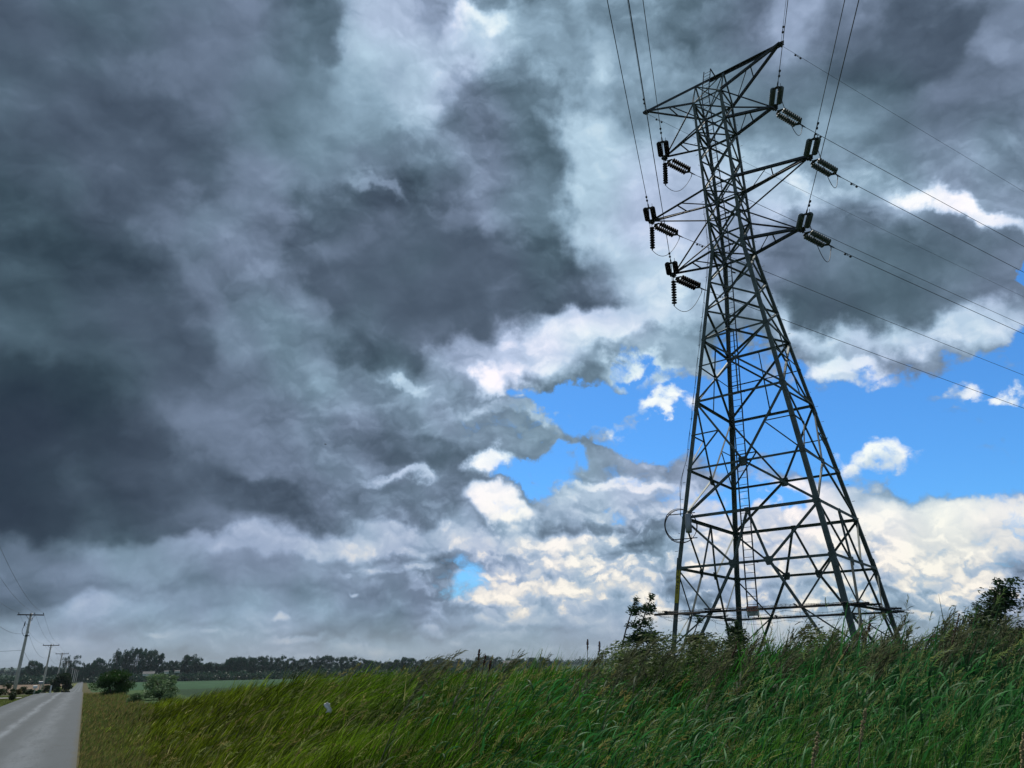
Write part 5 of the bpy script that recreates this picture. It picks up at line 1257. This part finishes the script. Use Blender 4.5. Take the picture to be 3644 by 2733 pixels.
tree(2.47, -0.023, 1350, 0.854, 'round', 'bluish tree in the farthest tree line beyond the even wood', 'farthest trees')

# ------------------------------------------------------------------ far houses
def house(azd, D, w, h, label, seed, wallc='white', up=0.0, roofc='steel_dark'):
    g = place(azd, D); root = empty('farmhouse', g + V(0, 0, up), R(-azd)); tag(root, label, 'house')
    bm = bmesh.new(); box(bm, (0, 0, h / 2), (w, w * .6, h)); obj('wall', bm, M[wallc], root)
    bm = bmesh.new(); prism(bm, V(-w * .54, 0, h), V(w * .54, 0, h), [(-w * .34, -.05), (w * .34, -.05), (0, w * .22)], V(0, 1, 0), V(0, 0, 1)); obj('roof', bm, M[roofc], root)
    for i in range(3):
        bm = bmesh.new(); box(bm, ((i - 1) * w * .3, -w * .3 - .02, h * .55), (w * .1, .06, h * .3)); obj('window', bm, M['black'], root)
house(-25.50, 835, 10.1, 1.7, 'long white farm building low in the trees above the dark round bush', 1, 'white', -8.57 - place(-25.50, 835).z)
house(-24.42, 835, 4.0, 2.0, 'small bright white house among the trees above the pale shrub', 1, 'white', -6.93 - place(-24.42, 835).z)
house(-23.76, 835, 4.7, 1.3, 'small white farm building right of the brightest white house', 1, 'white', -6.12 - place(-23.76, 835).z)
house(-19.84, 860, 3.0, 1.3, 'tiny white shed at the foot of the tree line', 1, 'white', -11.21 - place(-19.84, 860).z)
house(-0.45, 1300, 19.1, 4.1, 'pale farmhouse far off among the farthest trees', 1, 'sign_white', -7.39 - place(-0.45, 1300).z)

# ------------------------------------------------------------------ roadside scrub, posts, bits and pieces
bush(-33.34, 128, 1.7, 1.5, 'dark shrub in the scrub left of the nearest wooden pole', 'bush', 200, (0.035,0.06,0.025), .13, 1500)
bush(-33.01, 120, 1.0, 0.8, 'low shrub at the foot of the nearest wooden pole, on its left', 'bush', 201, (0.05,0.075,0.03), .13, 1500)
bush(-32.94, 92, 0.8, 0.7, 'small dark shrub on the mown verge in front of the nearest wooden pole', 'bush', 202, (0.03,0.05,0.02), .13, 1500)
bush(-32.71, 126, 1.0, 0.8, 'yellowish shrub at the foot of the nearest wooden pole, on its right', 'bush', 203, (0.10,0.09,0.03), .13, 1500)
bush(-32.41, 130, 1.5, 1.0, 'dark scrub between the first and second wooden poles', 'bush', 204, (0.035,0.06,0.025), .13, 1500)
bush(-32.15, 124, 1.4, 0.7, 'low scrub in front of the white box', 'bush', 205, (0.03,0.055,0.02), .13, 1500)
bush(-31.89, 124, 1.3, 0.6, 'low weeds right of the white box', 'bush', 206, (0.035,0.065,0.025), .13, 1500)
bush(-31.64, 118, 0.9, 0.5, 'bright green weeds at the corner of the side lane', 'bush', 207, (0.03,0.10,0.04), .13, 1500)
bush(-31.23, 128, 1.4, 1.0, 'scrub between the second pole and the white marker post', 'bush', 208, (0.045,0.07,0.03), .13, 1500)
bush(-33.57, 122, 1.4, 0.8, 'low scrub at the left edge of the picture', 'bush', 209, (0.05,0.07,0.03), .13, 1500)
bush(-30.61, 131, 0.9, 0.8, 'low weeds at the foot of the third wooden pole', 'bush', 210, (0.04,0.085,0.03), .13, 1500)
bush(-30.35, 262, 7.0, 5.6, 'big dark bush behind the third and fourth wooden poles', 'bush', 230, (0.022,0.045,0.018), .5, 7000)
MARKS = (-30.990, -31.847, -31.593, -31.673)
def post(azd, D, h, label, mat='white', w=.12):
    g = place(azd, D); bm = bmesh.new(); box(bm, (0, 0, h / 2), (w, w * .5, h)); box(bm, (0, -w * .28, h * .86), (w * .7, .01, h * .12)); o = obj('marker_post', bm, M[mat]); o.location = g; tag(o, label, 'marker post')
post(MARKS[0], 122, 1.0, 'slim white marker post beside the third wooden pole', w=.16)
def mailbox(azd, D, h, s_, label, mat):
    g = place(azd, D); root = empty('mailbox', g, R(30)); tag(root, label, 'mailbox'); bm = bmesh.new(); box(bm, (0, 0, h / 2), (.11, .11, h)); obj('post', bm, M['wood'], root)
    bm = bmesh.new(); prism(bm, V(-s_ * .5, 0, h), V(s_ * .5, 0, h), [(-s_ * .35, 0), (s_ * .35, 0), (s_ * .35, s_ * .45), (s_ * .22, s_ * .66), (0, s_ * .74), (-s_ * .22, s_ * .66), (-s_ * .35, s_ * .45)], V(0, 1, 0), V(0, 0, 1)); obj('box', bm, M[mat], root)
mailbox(MARKS[1], 121, .75, .48, 'white box on a short post in the roadside scrub', 'white')
mailbox(MARKS[2], 121, 1.15, .5, 'grey box on a taller post right of the white box', 'alu')
def far_wood():
    rs = np.random.RandomState(6); V_, F_, C_ = [], [], []; off = 0
    for (a0, a1, D, h, n) in ((-48, -31, 2150, 15, 90), (-31, -9, 2100, 12, 100), (-6, 48, 2600, 24, 260)):
        cs, rr, per = [], [], []
        for i in range(n):
            a = R(a0 + (a1 - a0) * (i + rs.rand()) / n); d = D * rs.uniform(.97, 1.03); x, y = d * math.sin(a), d * math.cos(a); z = gz(x, y); hh = h * rs.uniform(.7, 1.25)
            cs.append((x, y, z + hh * .5)); w = D * abs(R(a1 - a0)) / n * .95; rr.append((w, w, hh * .52)); per.append(110)
        v, f, c = leaf_cloud(rs, cs, rr, per, 4.0, (0.02, 0.06, 0.035), .8, asp=.8); V_.append(v); F_.append(f + off); C_.append(c); off += len(v)
    tag(link('far_wood', np_mesh('far_wood', np.concatenate(V_), np.concatenate(F_), M['leaf'], np.concatenate(C_))), 'hazy strip of woodland on the horizon', 'wood', kind='stuff')
far_wood()
def undergrowth():
    rs = np.random.RandomState(16); cs, rr, per = [], [], []
    for i in range(330):
        a = R(-45 + 42 * (i + rs.rand()) / 330); d = rs.uniform(845, 880); x, y = d * math.sin(a), d * math.cos(a); s_, p_ = sp(x, y)
        if abs(p_ + 2.5) < 9: continue
        hh = rs.uniform(5, 11); cs.append((x, y, gz(x, y) + hh * .4)); w = rs.uniform(4, 8); rr.append((w, w, hh * .6)); per.append(130)
    v, f, c = leaf_cloud(rs, cs, rr, per, 1.7, (0.018, 0.058, 0.03), .8, asp=.8)
    tag(link('undergrowth', np_mesh('undergrowth', v, f, M['leaf'], c)), 'low dark growth along the foot of the distant tree line', 'undergrowth', kind='stuff')
undergrowth()
# a scrap of white plastic caught in the grass, and a bird far off
def scrap():
    az_, el_ = -13.5, -3.0; D = 13.5; x, y = D * math.sin(R(az_)), D * math.cos(R(az_)); g = V(x, y, EYE + D * math.tan(R(el_)))
    bm = bmesh.new(); r2 = random.Random(2); N = 7; grid = [[bm.verts.new(((i / (N - 1) - .5) * .09 + .025 * math.sin(j * .9), .02 * math.sin(i * 1.3 + j) + r2.uniform(-.008, .008), (j / (N - 1) - .5) * .15 - .04 * abs(i / (N - 1) - .5))) for i in range(N)] for j in range(N)]
    for j in range(N - 1):
        for i in range(N - 1): bm.faces.new((grid[j][i], grid[j][i + 1], grid[j + 1][i + 1], grid[j + 1][i]))
    o = obj('plastic_scrap', bm, M['white'], smooth=True); o.location = g; md = o.modifiers.new('t', 'SOLIDIFY'); md.thickness = .002
    tag(o, 'scrap of white plastic caught high in the long grass', 'litter')
scrap()
def bird():
    az_, el_ = -15.25, 15.91; D = 95; g = V(D * math.sin(R(az_)), D * math.cos(R(az_)), EYE + D * math.tan(R(el_)))
    bm = bmesh.new(); lathe(bm, V(-.17, 0, 0), V(.17, 0, 0), [(0, .004), (.04, .02), (.10, .045), (.18, .05), (.26, .03), (.29, .026), (.31, .018), (.35, .002)], 10)
    for s in (-1, 1):
        pts = [((.06, 0, .02), (-.05, 0, .02)), ((.07, .12, .07), (-.06, .12, .07)), ((.03, .24, .05), (-.06, .23, .05)), ((-.06, .34, .0), (-.09, .33, .0))]
        rows = [[bm.verts.new((a[0], a[1] * s, a[2] + dz)) for a in pr for dz in (0, .006)] for pr in pts]
        for A_, B_ in zip(rows, rows[1:]):
            bm.faces.new((A_[1], A_[3], B_[3], B_[1])); bm.faces.new((A_[0], A_[2], B_[2], B_[0])); bm.faces.new((A_[0], A_[1], B_[1], B_[0])); bm.faces.new((A_[2], A_[3], B_[3], B_[2]))
    bm.faces.new([bm.verts.new(p) for p in ((-.15, .012, 0), (-.15, -.012, 0), (-.26, -.04, 0), (-.26, .04, 0))])
    o = obj('bird', bm, M['cable'], smooth=True); o.location = g; o.rotation_euler = (R(20), R(8), R(25)); tag(o, 'tiny dark bird flying in front of the storm cloud', 'bird')
bird()

def haze():
    bm = bmesh.new(); box(bm, (0, 0, 7), (19000, 19000, 60)); m = bpy.data.materials.new('haze'); m.use_nodes = True; t = NT(m.node_tree); t.n.clear()
    v = t.add('ShaderNodeVolumePrincipled'); v.inputs['Color'].default_value = (0.62, 0.74, 0.86, 1); v.inputs['Density'].default_value = 0.00006; v.inputs['Anisotropy'].default_value = 0.2
    o_ = t.add('ShaderNodeOutputMaterial'); t.l.new(v.outputs[0], o_.inputs['Volume'])
    tag(obj('haze', bm, m), 'thin blue air haze over the fields', 'haze', kind='stuff')
haze()
